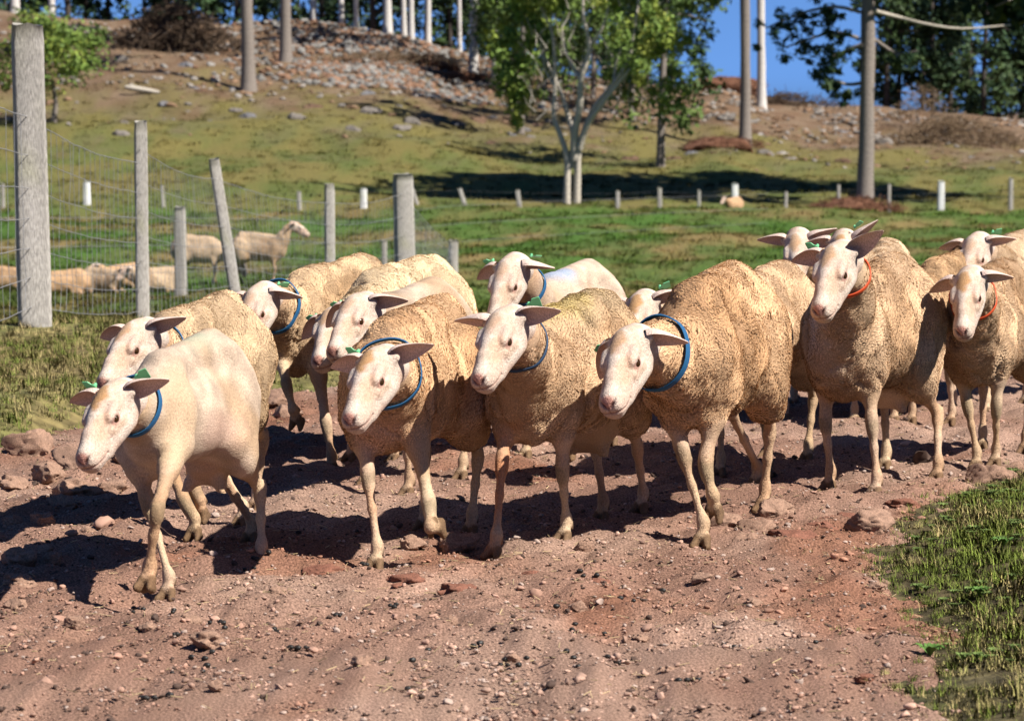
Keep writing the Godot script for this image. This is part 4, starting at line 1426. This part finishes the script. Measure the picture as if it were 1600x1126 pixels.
func build_fences() -> void:
	# the near fence: px, distance, top y in the picture, width, depth, lean
	var o := thing("wire_fence", "weathered grey post and wire fence beside the road", "fence")
	var posts := [[-160, 12.2, -70, 0.10, 0.10, 0.0], [52, 14.7, 40, 0.168, 0.15, 0.012], [221, 18.0, 189, 0.082, 0.08, 0.0], [372, 22.0, 245, 0.085, 0.08, 0.15], [515, 27.0, 287, 0.095, 0.09, 0.0], [634, 30.0, 271, 0.205, 0.19, 0.02], [708, 39.0, 374, 0.12, 0.12, 0.0]]
	var feet := []
	var tops := []
	var n := 0
	for q in posts:
		var f := spot(q[0], q[1])
		var top_y: float = EYE - (q[2] - HORIZON) / FOCAL * q[1]
		var h: float = top_y - f.y
		var p := part("post", post_mesh(q[3], q[4], h, n + 3), M.post, o)
		p.position = f
		p.rotation.z = q[5]
		p.rotation.y = 0.22
		if n in [1, 5]:
			tag(p, "thick square corner post", "", "")
		feet.append(f)
		tops.append(f + Vector3(-q[5] * h, h, 0))
		n += 1
	var levels := [0.93, 0.76, 0.615, 0.48, 0.35, 0.22, 0.09]
	for i in posts.size() - 1:
		var stays := []
		var curves := []
		for lv in levels.size():
			var l: float = levels[lv] * (0.86 if i < 2 else 0.93)
			var a: Vector3 = feet[i].lerp(tops[i], minf(l * (0.87 if i == 1 else 1.0), 0.95)) + Vector3(0, 0, 0.055)
			var b: Vector3 = feet[i + 1].lerp(tops[i + 1], minf(l * (0.87 if i == 0 else 1.0), 0.95)) + Vector3(0, 0, 0.055)
			var pts := []
			for k in 15:
				var t := k / 14.0
				pts.append(a.lerp(b, t) + Vector3(0, -0.05 * sin(PI * t) * (1.0 if lv == 0 else 0.6) + 0.008 * lump.get_noise_2d(t * 900, lv * 70 + i * 400), 0.012 * lump.get_noise_2d(t * 700, lv * 90 + 30)))
			curves.append(pts)
			part("wire", tubes_mesh([tube(pts, range(15).map(func(_k): return 0.0021 if lv else 0.0026), 5)]), M.wire, o)
		var gap: float = feet[i].distance_to(feet[i + 1])
		var count := int(gap / 0.15)
		for k in range(1, count):
			var t := (k + 0.2 * lump.get_noise_2d(k * 300, i * 80)) / count
			var pts := []
			for c in curves:
				var f := t * 14.0 + 0.35 * lump.get_noise_2d(k * 90, pts.size() * 160 + i * 33)
				var j := clampi(int(f), 0, 13)
				pts.append(c[j].lerp(c[j + 1], clampf(f - j, 0, 1)))
			stays.append(tube(pts, range(pts.size()).map(func(_k): return 0.0014), 4))
		var s := part("stay_wires", tubes_mesh(stays), M.wire, o)
		tag(s, "", "", "", "stuff")
	# a second row of posts inside the pasture
	var inner := thing("pasture_fence", "row of short grey posts inside the green pasture", "fence")
	for q in [[281, 37.0, 322, 0.15], [600, 52.0, 374, 0.10], [708, 56.0, 378, 0.12]]:
		var f := spot(q[0], q[1])
		var p := part("post", post_mesh(q[3], q[3], EYE - (q[2] - HORIZON) / FOCAL * q[1] - f.y, 20), M.post, inner)
		p.position = f
	for k in 3:
		var pts := []
		for q in [[-200, 34.0], [281, 37.0], [600, 52.0], [708, 56.0], [1200, 70.0]]:
			pts.append(spot(q[0], q[1], -0.35 * k - 0.3))
		part("wire", tubes_mesh([tube(smooth_path(pts, 4), range(17).map(func(_k): return 0.003), 4)]), M.wire, inner)
	# the far fence at the foot of the hill
	var far := thing("far_fence", "line of small thin posts along the foot of the hill", "fence")
	var wires := []
	for q in [[5, 285, 0, 0.1, 0], [136, 283, 1, 0.2, 0], [255, 288, 0, 0.1, 0.05], [468, 298, 0, 0.13, 0.04], [568, 293, 1, 0.2, 0], [652, 303, 0, 0.1, 0.3], [726, 304, 0, 0.13, 0.3], [812, 297, 0, 0.14, 0.15], [965, 297, 0, 0.13, 0], [1031, 292, 0, 0.13, 0.03], [1092, 296, 0, 0.1, 0], [1148, 286, 1, 0.19, 0], [1228, 298, 0, 0.1, 0], [1310, 287, 0, 0.1, 0], [1389, 286, 0, 0.1, 0], [1470, 282, 1, 0.19, 0], [1579, 277, 0, 0.13, 0]]:
		var dist := 82.0
		var f := spot(q[0], dist)
		var h: float = EYE - (q[1] - HORIZON) / FOCAL * dist - f.y
		var p := part("post", post_mesh(q[3], q[3], maxf(h, 0.5), int(q[0])), M.white_paint if q[2] else M.post, far)
		p.position = f
		p.rotation.z = q[4]
		if q[2]:
			tag(p, "white painted post", "", "")
		wires.append(f + Vector3(0, maxf(h, 0.5) * 0.8, 0))
	for k in 3:
		part("wire", tubes_mesh([tube(wires.map(func(p): return p - Vector3(0, 0.18 * k, 0)), wires.map(func(_p): return 0.0012), 4)]), M.wire, far)
func textured(color: Color, rough: float, freq: float, seed_: int, scale_: float, low: float, high: float, bump: float, vertex := true) -> StandardMaterial3D:
	var m := mat(color, rough, vertex)
	var g := Gradient.new()
	g.offsets = PackedFloat32Array([0.0, 0.35, 0.62, 1.0])
	g.colors = PackedColorArray([Color(low, low, low), Color(lerpf(low, high, 0.35), lerpf(low, high, 0.34), lerpf(low, high, 0.33)), Color(lerpf(low, high, 0.75), lerpf(low, high, 0.74), lerpf(low, high, 0.72)), Color(high, high, high)])
	var t := noise_tex(freq, seed_, false, 1024, 4.0, 5)
	t.color_ramp = g
	m.albedo_texture = t
	m.uv1_triplanar = true
	m.uv1_world_triplanar = true
	m.uv1_scale = Vector3.ONE * scale_
	if bump > 0.0:
		m.normal_enabled = true
		m.normal_texture = noise_tex(freq * 1.5, seed_ + 1, true, 1024, 6.0, 5)
		m.normal_scale = bump
	return m

func bark(color: Color, seed_: int, stretch := Vector3(1.2, 0.35, 1.2)) -> StandardMaterial3D:
	var m := textured(color, 0.95, 0.03, seed_, 1.0, 0.55, 1.0, 0.7)
	m.uv1_world_triplanar = false
	m.uv1_scale = stretch
	return m

func make_materials() -> void:
	sheep_materials()
	M.turf = textured(Color.WHITE, 1.0, 0.03, 40, 0.35, 0.45, 1.0, 0.8)
	M.soil = textured(Color.WHITE, 0.97, 0.05, 42, 2.1, 0.42, 1.0, 1.0)
	M.soil.metallic_specular = 0.2
	M.stone = mat(Color.WHITE, 0.95, true)
	M.stone.metallic_specular = 0.2
	M.pale_stone = textured(Color(0.42, 0.26, 0.185), 0.95, 0.04, 44, 4.0, 0.6, 1.0, 0.8)
	M.red_stone = textured(Color(0.30, 0.13, 0.085), 0.9, 0.04, 46, 4.0, 0.6, 1.0, 0.8)
	M.grey_rock = textured(Color(0.30, 0.27, 0.24), 0.95, 0.04, 48, 1.0, 0.5, 1.0, 0.8)
	M.dark_rock = textured(Color(0.25, 0.25, 0.27), 0.95, 0.04, 50, 1.0, 0.5, 1.0, 0.8)
	M.brown_rock = textured(Color(0.21, 0.13, 0.085), 0.95, 0.04, 52, 1.0, 0.5, 1.0, 0.8)
	M.dung = mat(Color(0.018, 0.016, 0.014), 0.45)
	M.blade = mat(Color.WHITE, 0.8, true)
	M.blade.metallic_specular = 0.2
	M.blade.backlight_enabled = true
	M.blade.backlight = Color(0.08, 0.09, 0.03)
	M.weed = mat(Color(0.08, 0.16, 0.03), 0.7, true)
	M.leaf = mat(Color.WHITE, 0.7, true)
	M.leaf.backlight_enabled = true
	M.leaf.backlight = Color(0.12, 0.16, 0.04)
	M.pale_bark = bark(Color(0.64, 0.58, 0.49), 60)
	M.grey_bark = bark(Color(0.30, 0.26, 0.23), 62)
	M.white_bark = bark(Color(0.78, 0.75, 0.71), 64)
	M.dark_bark = bark(Color(0.09, 0.075, 0.065), 66)
	M.dry_wood = bark(Color(0.26, 0.18, 0.11), 68)
	M.dark_wood = bark(Color(0.11, 0.075, 0.05), 70)
	M.needle = mat(Color(0.12, 0.055, 0.032), 0.95)
	M.post = textured(Color(0.54, 0.51, 0.48), 0.95, 0.02, 72, 1.0, 0.6, 1.0, 0.6)
	M.post.uv1_world_triplanar = false
	M.post.uv1_scale = Vector3(9, 0.8, 9)
	M.white_paint = mat(Color(0.72, 0.72, 0.72), 0.7, true)
	M.wire = mat(Color(0.30, 0.30, 0.31), 0.5)
	M.wire.metallic = 0.5

func build_flock() -> void:
	var tan1 := Color(0.50, 0.34, 0.21)
	var gold := Color(0.51, 0.325, 0.185)
	var sand := Color(0.54, 0.395, 0.26)
	var shorn := Color(0.53, 0.41, 0.31)
	var list := [
		{"label": "shorn cream sheep with blue collar leading the flock, one foreleg crossed over the other", "c": [-0.87, 7.60], "a": 13, "s": 0.95, "wool": 0.0, "lock": 0.0, "fat": 0.92, "wool_color": shorn, "udder": 0.9,
			"poll": [176, 630, 7.12], "nose": [141, 702], "roll": 22, "ears": [[2, 12, 50], [0, 20, 40]], "tags": [1, 1], "collar": "blue", "collar_w": 0.021, "collar_at": 0.5, "face": 0,
			"feet": [[254, 950], [240, 800, 222, 932, 7.0, 0.1], [386, 858], [401, 898]],
			"patches": [[Vector3(-0.1, 0.64, 0.0), Vector3(0.16, 0.06, 0.05), Color(0.45, 0.54, 0.40), 0.7], [Vector3(0.02, 0.42, -0.15), Vector3(0.16, 0.08, 0.08), Color(0.62, 0.40, 0.32), 0.6], [Vector3(0.28, 0.46, -0.08), Vector3(0.13, 0.18, 0.12), Color(0.62, 0.44, 0.27), 0.6]]},
		{"label": "woolly tan sheep with blue collar close behind the leading shorn sheep", "c": [-0.96, 8.62], "a": 20, "s": 0.96, "wool_color": Color(0.48, 0.345, 0.215), "poll": [214, 528, 8.12], "nose": [172, 586], "roll": 22, "ears": [[4, 10, 60], [-4, 22, 5]], "collar": "blue", "collar_at": 0.45,
			"feet": [[285, 790, 300, 848, 8.25, 0.5], [298, 765, 313, 815, 8.3, 0.8], [372, 832], null]},
		{"label": "woolly golden sheep with blue collar lifting a folded foreleg", "c": [-0.28, 8.08], "a": 17, "wool_color": gold, "poll": [590, 575, 7.56], "nose": [552, 640], "roll": 22, "ears": [[2, 12, 60], [0, 24, 40]], "tags": [1, 0], "collar": "blue", "collar_at": 0.45,
			"feet": [[583, 902], [670, 795, 684, 822, 7.7, 2.0], null, null], "patches": [[Vector3(0.33, 0.38, 0.0), Vector3(0.07, 0.09, 0.13), Color(0.66, 0.44, 0.32), 0.8]]},
		{"label": "woolly sheep with thin dark collar, yellow mark on the back and orange stained foreleg", "c": [0.156, 8.34], "a": 25, "wool_color": tan1, "poll": [790, 512, 7.78], "nose": [752, 580], "roll": 22, "ears": [[-8, 8, 0], [4, 18, 50]], "tags": [0, 1], "collar": "navy", "collar_w": 0.011, "collar_at": 0.45, "udder": 1.1,
			"feet": [[770, 882], [881, 857], [940, 825], [1003, 810]],
			"patches": [[Vector3(0.38, 0.17, 0.04), Vector3(0.2, 0.2, 0.08), Color(0.58, 0.25, 0.12), 0.85], [Vector3(0.02, 0.68, 0.0), Vector3(0.26, 0.07, 0.07), Color(0.50, 0.36, 0.05), 0.9], [Vector3(-0.1, 0.67, 0.0), Vector3(0.4, 0.09, 0.16), Color(0.42, 0.33, 0.21), 0.6]]},
		{"label": "woolly golden sheep with wide blue collar and drooping ears", "c": [0.59, 8.45], "a": 18, "s": 1.1, "wool_color": gold, "wool": 0.028, "poll": [985, 545, 7.84], "nose": [949, 614], "roll": 22, "ears": [[48, 10, 20], [28, 30, -20]], "tags": [1, 0], "collar": "blue", "collar_w": 0.023, "collar_at": 0.35,
			"feet": [[1099, 866], [1103, 728, 1121, 812, 8.15, 0.9], [1184, 772], [1196, 808]], "patches": [[Vector3(-0.34, 0.44, -0.1), Vector3(0.09, 0.16, 0.09), Color(0.70, 0.55, 0.43), 0.9]]},
		{"label": "woolly tan sheep half hidden behind the sheep with drooping ears", "c": [0.86, 9.85], "a": 22, "wool_color": tan1, "wool": 0.029, "poll": [1004, 482, 9.3], "nose": [988, 540], "roll": 15, "ears": [[10, 10, 40], [-2, 20, 10]], "tags": [0, 1], "patches": [[Vector3(-0.2, 0.40, -0.14), Vector3(0.2, 0.12, 0.12), Color(0.70, 0.55, 0.43), 0.9]]},
		{"label": "running woolly sheep with blue collar and dark shaded legs beside the grass bank", "c": [-0.66, 10.4], "a": 28, "wool_color": Color(0.49, 0.345, 0.21), "poll": [404, 470, 9.86], "nose": [384, 535], "roll": 22, "ears": [[6, 10, 60], [34, 25, 0]], "tags": [0, 1], "collar": "blue", "collar_at": 0.4, "collar_w": 0.021,
			"feet": [[446, 602, 466, 664, 9.95, 1.1], [508, 665, 518, 742, 9.95, 0.6], null, null]},
		{"label": "pale woolly sheep with its face behind another sheep's face", "c": [-0.40, 10.25], "a": 26, "wool_color": Color(0.58, 0.44, 0.28), "wool": 0.03, "poll": [522, 505, 9.5], "nose": [508, 552], "roll": 15, "ears": [[30, 12, 40], [10, 20, 30]], "tags": [1, 0]},
		{"label": "shorn pale sheep with drooping ears between two woolly sheep", "c": [-0.34, 9.35], "a": 20, "wool": 0.0, "lock": 0.0, "fat": 1.0, "wool_color": shorn, "poll": [560, 486, 8.82], "nose": [527, 538], "roll": 22, "ears": [[26, 8, 40], [14, 24, 10]], "tags": [1, 0], "face": 1, "feet": [[566, 772], null, null, null]},
		{"label": "pale shorn sheep with blue dye on the back and numbered green ear tags", "c": [0.2, 10.35], "a": 20, "wool": 0.004, "lock": 0.0, "fat": 1.08, "wool_color": Color(0.57, 0.44, 0.335), "poll": [798, 425, 9.75], "nose": [771, 492], "roll": 18, "ears": [[22, 8, 50], [26, 24, -30]], "tags": [1, 2], "collar": "blue", "collar_at": 0.45, "patches": [[Vector3(0.12, 0.66, 0.0), Vector3(0.12, 0.05, 0.08), Color(0.35, 0.45, 0.62), 0.8]]},
		{"label": "tall woolly sheep with red collar, raised head and bare white throat", "c": [1.18, 9.47], "a": 27, "s": 1.06, "wool_color": tan1, "wool": 0.03, "poll": [1310, 408, 8.85], "nose": [1274, 474], "roll": 20, "ears": [[6, 12, 60], [-26, 14, 85]], "tags": [1, 0], "collar": "red", "collar_w": 0.014, "collar_at": 0.68, "udder": 1.1,
			"feet": [[1298, 776], [1371, 786], [1386, 742], [1468, 762]], "patches": [[Vector3(0.42, 0.55, 0.0), Vector3(0.08, 0.2, 0.07), Color(0.72, 0.58, 0.47), 0.9], [Vector3(0.36, 0.40, 0.0), Vector3(0.08, 0.1, 0.1), Color(0.6, 0.44, 0.32), 0.8]]},
		{"label": "woolly sheep with red collar beside the grass verge", "c": [1.68, 10.1], "a": 20, "wool_color": tan1, "poll": [1516, 445, 9.5], "nose": [1494, 508], "roll": 18, "ears": [[20, 12, 30], [22, 26, 0]], "tags": [0, 0], "collar": "red", "collar_w": 0.012, "collar_at": 0.45, "feet": [[1530, 742], [1560, 737], null, null]},
		{"label": "woolly sheep with a tagged ear and a high back above the red collared sheep", "c": [2.18, 12.2], "a": 30, "s": 1.05, "wool_color": sand, "wool": 0.03, "poll": [1526, 388, 11.6], "nose": [1500, 442], "roll": 20, "ears": [[5, 10, 40], [12, 24, 10]], "tags": [0, 1]},
		{"label": "sheep whose forehead and spread ears show above a woolly back", "c": [1.2, 11.6], "a": 10, "wool_color": sand, "poll": [1247, 382, 11.0], "nose": [1238, 440], "roll": 8, "ears": [[0, 10, 40], [-14, 12, 20]], "tags": [0, 0]},
		{"label": "sheep with a raised tagged ear behind the sheep with raised head", "c": [1.48, 11.5], "a": 14, "wool_color": sand, "wool": 0.029, "poll": [1318, 384, 10.9], "nose": [1308, 440], "roll": 10, "ears": [[5, 10, 40], [-32, 16, 0]], "tags": [0, 1]},
		{"label": "woolly brown sheep whose back shows between two red collared sheep", "c": [1.74, 11.45], "a": 26, "s": 0.97, "wool_color": Color(0.42, 0.27, 0.15), "head_at": Vector3(0.5, 0.56, 0.0), "pitch": -40},
	]
	var meadow := [
		{"label": "tan sheep standing side on in the pasture with raised head", "a": -82, "spot": [404, 43.0], "head_at": Vector3(0.5, 0.8, 0.0), "pitch": -30, "wool_color": sand},
		{"label": "tan sheep standing in the pasture behind a leaning fence post", "a": -85, "spot": [310, 43.3], "head_at": Vector3(0.55, 0.36, 0.0), "pitch": -60, "wool_color": sand},
		{"label": "black sheep standing behind a tan sheep in the pasture", "a": -85, "spot": [312, 44.4], "head_at": Vector3(0.55, 0.36, 0.0), "pitch": -60, "wool_color": Color(0.02, 0.018, 0.016), "skin_color": Color(0.02, 0.018, 0.016)}]
	for q in [[4, 40.0, -80], [100, 40.5, 80], [158, 41.0, -65], [190, 42.0, 60], [245, 40.5, 70], [1147, 80.0, 40]]:
		meadow.append({"label": "tan sheep lying down in the pasture behind the wire fence" if q[0] < 1000 else "single sheep resting on the far meadow", "a": q[2], "spot": [q[0], q[1]], "lying": true, "head_at": Vector3(0.46, 0.66, 0.05), "pitch": -35, "wool_color": [sand, gold, sand][int(q[0]) % 3]})
	for d in meadow:
		var p := spot(d.spot[0], d.spot[1])
		d.c = [p.x, -p.z]
		d.s = 0.9 if d.has("lying") else 1.1
		d.y = p.y - (0.27 if d.has("lying") else 0.0)
		d.cell = 0.022
		d.legcell = 0.012
		d.lock = 0.0
		d.group = "sheep in the pasture"
		if d.has("lying"):
			d.feet = [{"g": Vector3(0.30, 0.28, 0.12), "k": Vector3(0.36, 0.31, 0.12), "up": true}, {"g": Vector3(0.30, 0.28, -0.12), "k": Vector3(0.36, 0.31, -0.12), "up": true}, {"g": Vector3(-0.14, 0.28, 0.17), "k": Vector3(-0.3, 0.30, 0.17), "up": true}, {"g": Vector3(-0.14, 0.28, -0.17), "k": Vector3(-0.3, 0.30, -0.17), "up": true}]
	list.append_array(meadow)
	var n := 0
	for d in list:
		d.seed = n + 1.0
		n += 1
		prepare_sheep(d)
	var job := WorkerThreadPool.add_group_task(func(i): list[i]["result"] = sheep_arrays(list[i]), list.size(), -1, true)
	WorkerThreadPool.wait_for_group_task_completion(job)
	for d in list:
		place_sheep(d)
		d.erase("result")

func _ready() -> void:
	var cam := Camera3D.new()
	cam.name = "camera"
	var lens := CameraAttributesPhysical.new()
	lens.frustum_focal_length = 12.0 * FOCAL / 563.0
	lens.frustum_near = 0.1
	lens.frustum_far = 8000.0
	lens.frustum_focus_distance = 8.6
	lens.exposure_aperture = 8.0
	cam.attributes = lens
	cam.position = Vector3(0, EYE, 0)
	cam.rotation.x = -atan((563.0 - HORIZON) / FOCAL)
	cam.far = 8000.0
	add_child(cam)
	var we := WorldEnvironment.new()
	we.name = "environment"
	var env := Environment.new()
	env.background_mode = Environment.BG_SKY
	env.sky = Sky.new()
	var ps := ProceduralSkyMaterial.new()
	ps.sky_top_color = Color(0.12, 0.22, 0.38)
	ps.sky_horizon_color = Color(0.31, 0.46, 0.67)
	ps.sky_curve = 0.12
	ps.ground_horizon_color = Color(0.22, 0.27, 0.28)
	ps.ground_bottom_color = Color(0.16, 0.13, 0.09)
	env.sky.sky_material = ps
	env.tonemap_mode = Environment.TONE_MAPPER_LINEAR
	env.tonemap_exposure = 2.15
	env.sdfgi_enabled = true
	env.ssao_enabled = true
	env.ssil_enabled = true
	we.environment = env
	add_child(we)
	var sun := DirectionalLight3D.new()
	sun.name = "sun"
	sun.light_energy = 1.5
	sun.light_angular_distance = 0.5
	sun.light_color = Color(1.0, 0.975, 0.94)
	sun.shadow_enabled = true
	add_child(sun)
	sun.look_at_from_position(Vector3(0.60, 0.75, 0.36), Vector3.ZERO)
	fuzz.frequency = 0.02
	fuzz.fractal_octaves = 2
	make_materials()
	build_land()
	build_trees()
	for q in [["dry_brush", "heap of dry brown branches below the dark wood", 1490, 112, 3.4, 1.1, 700, "dry_wood", 0.02], ["dry_brush", "dry twigs standing in front of the wood at the crest", 1440, 120, 2.0, 2.0, 260, "dry_wood", 0.014], ["dark_thicket", "dark brown thicket of brushwood on the rocky slope", 275, 122, 3.4, 2.0, 900, "dark_wood", 0.03], ["dark_thicket", "low tangle of dead branches on the crest", 1230, 128, 2.6, 0.5, 260, "dark_wood", 0.02], ["dry_brush", "scattered dead branches below the white trunks", 600, 121, 4.5, 0.4, 400, "dry_wood", 0.018]]:
		brush(q[0], q[1], q[2], q[3], q[4], q[5], q[6], M[q[7]], int(q[2]), q[8])
	mound("reddish needle mound round the foot of the tall pine", 1335, 82.0, 1.4, 0.42, 41)
	mound("reddish needle mound below the grey trunk on the slope", 1130, 104.0, 1.5, 0.42, 42)
	mound("reddish needle mound beside the white trunks", 660, 122.0, 1.7, 0.55, 43)
	mound("low reddish needle mound left of the white trunks", 715, 120.0, 1.5, 0.4, 44)
	mound("reddish needle mound on the right crest", 1130, 129.0, 2.0, 0.5, 45)
	var plank := thing("fallen_log", "pale split log lying on the rocky slope", "log")
	plank.position = spot(225, 108, -0.12)
	part("wood", tubes_mesh([tube(smooth_path([Vector3(-0.65, 0.12, 0), Vector3(0, 0.02, 0.1), Vector3(0.65, -0.08, 0.1)], 3), [0.07, 0.1, 0.1, 0.1, 0.1, 0.09, 0.06], 8, 0.3)]), M.pale_bark, plank)
	build_fences()
	build_grass()
	build_stones()
	sheep_models()
	build_flock()
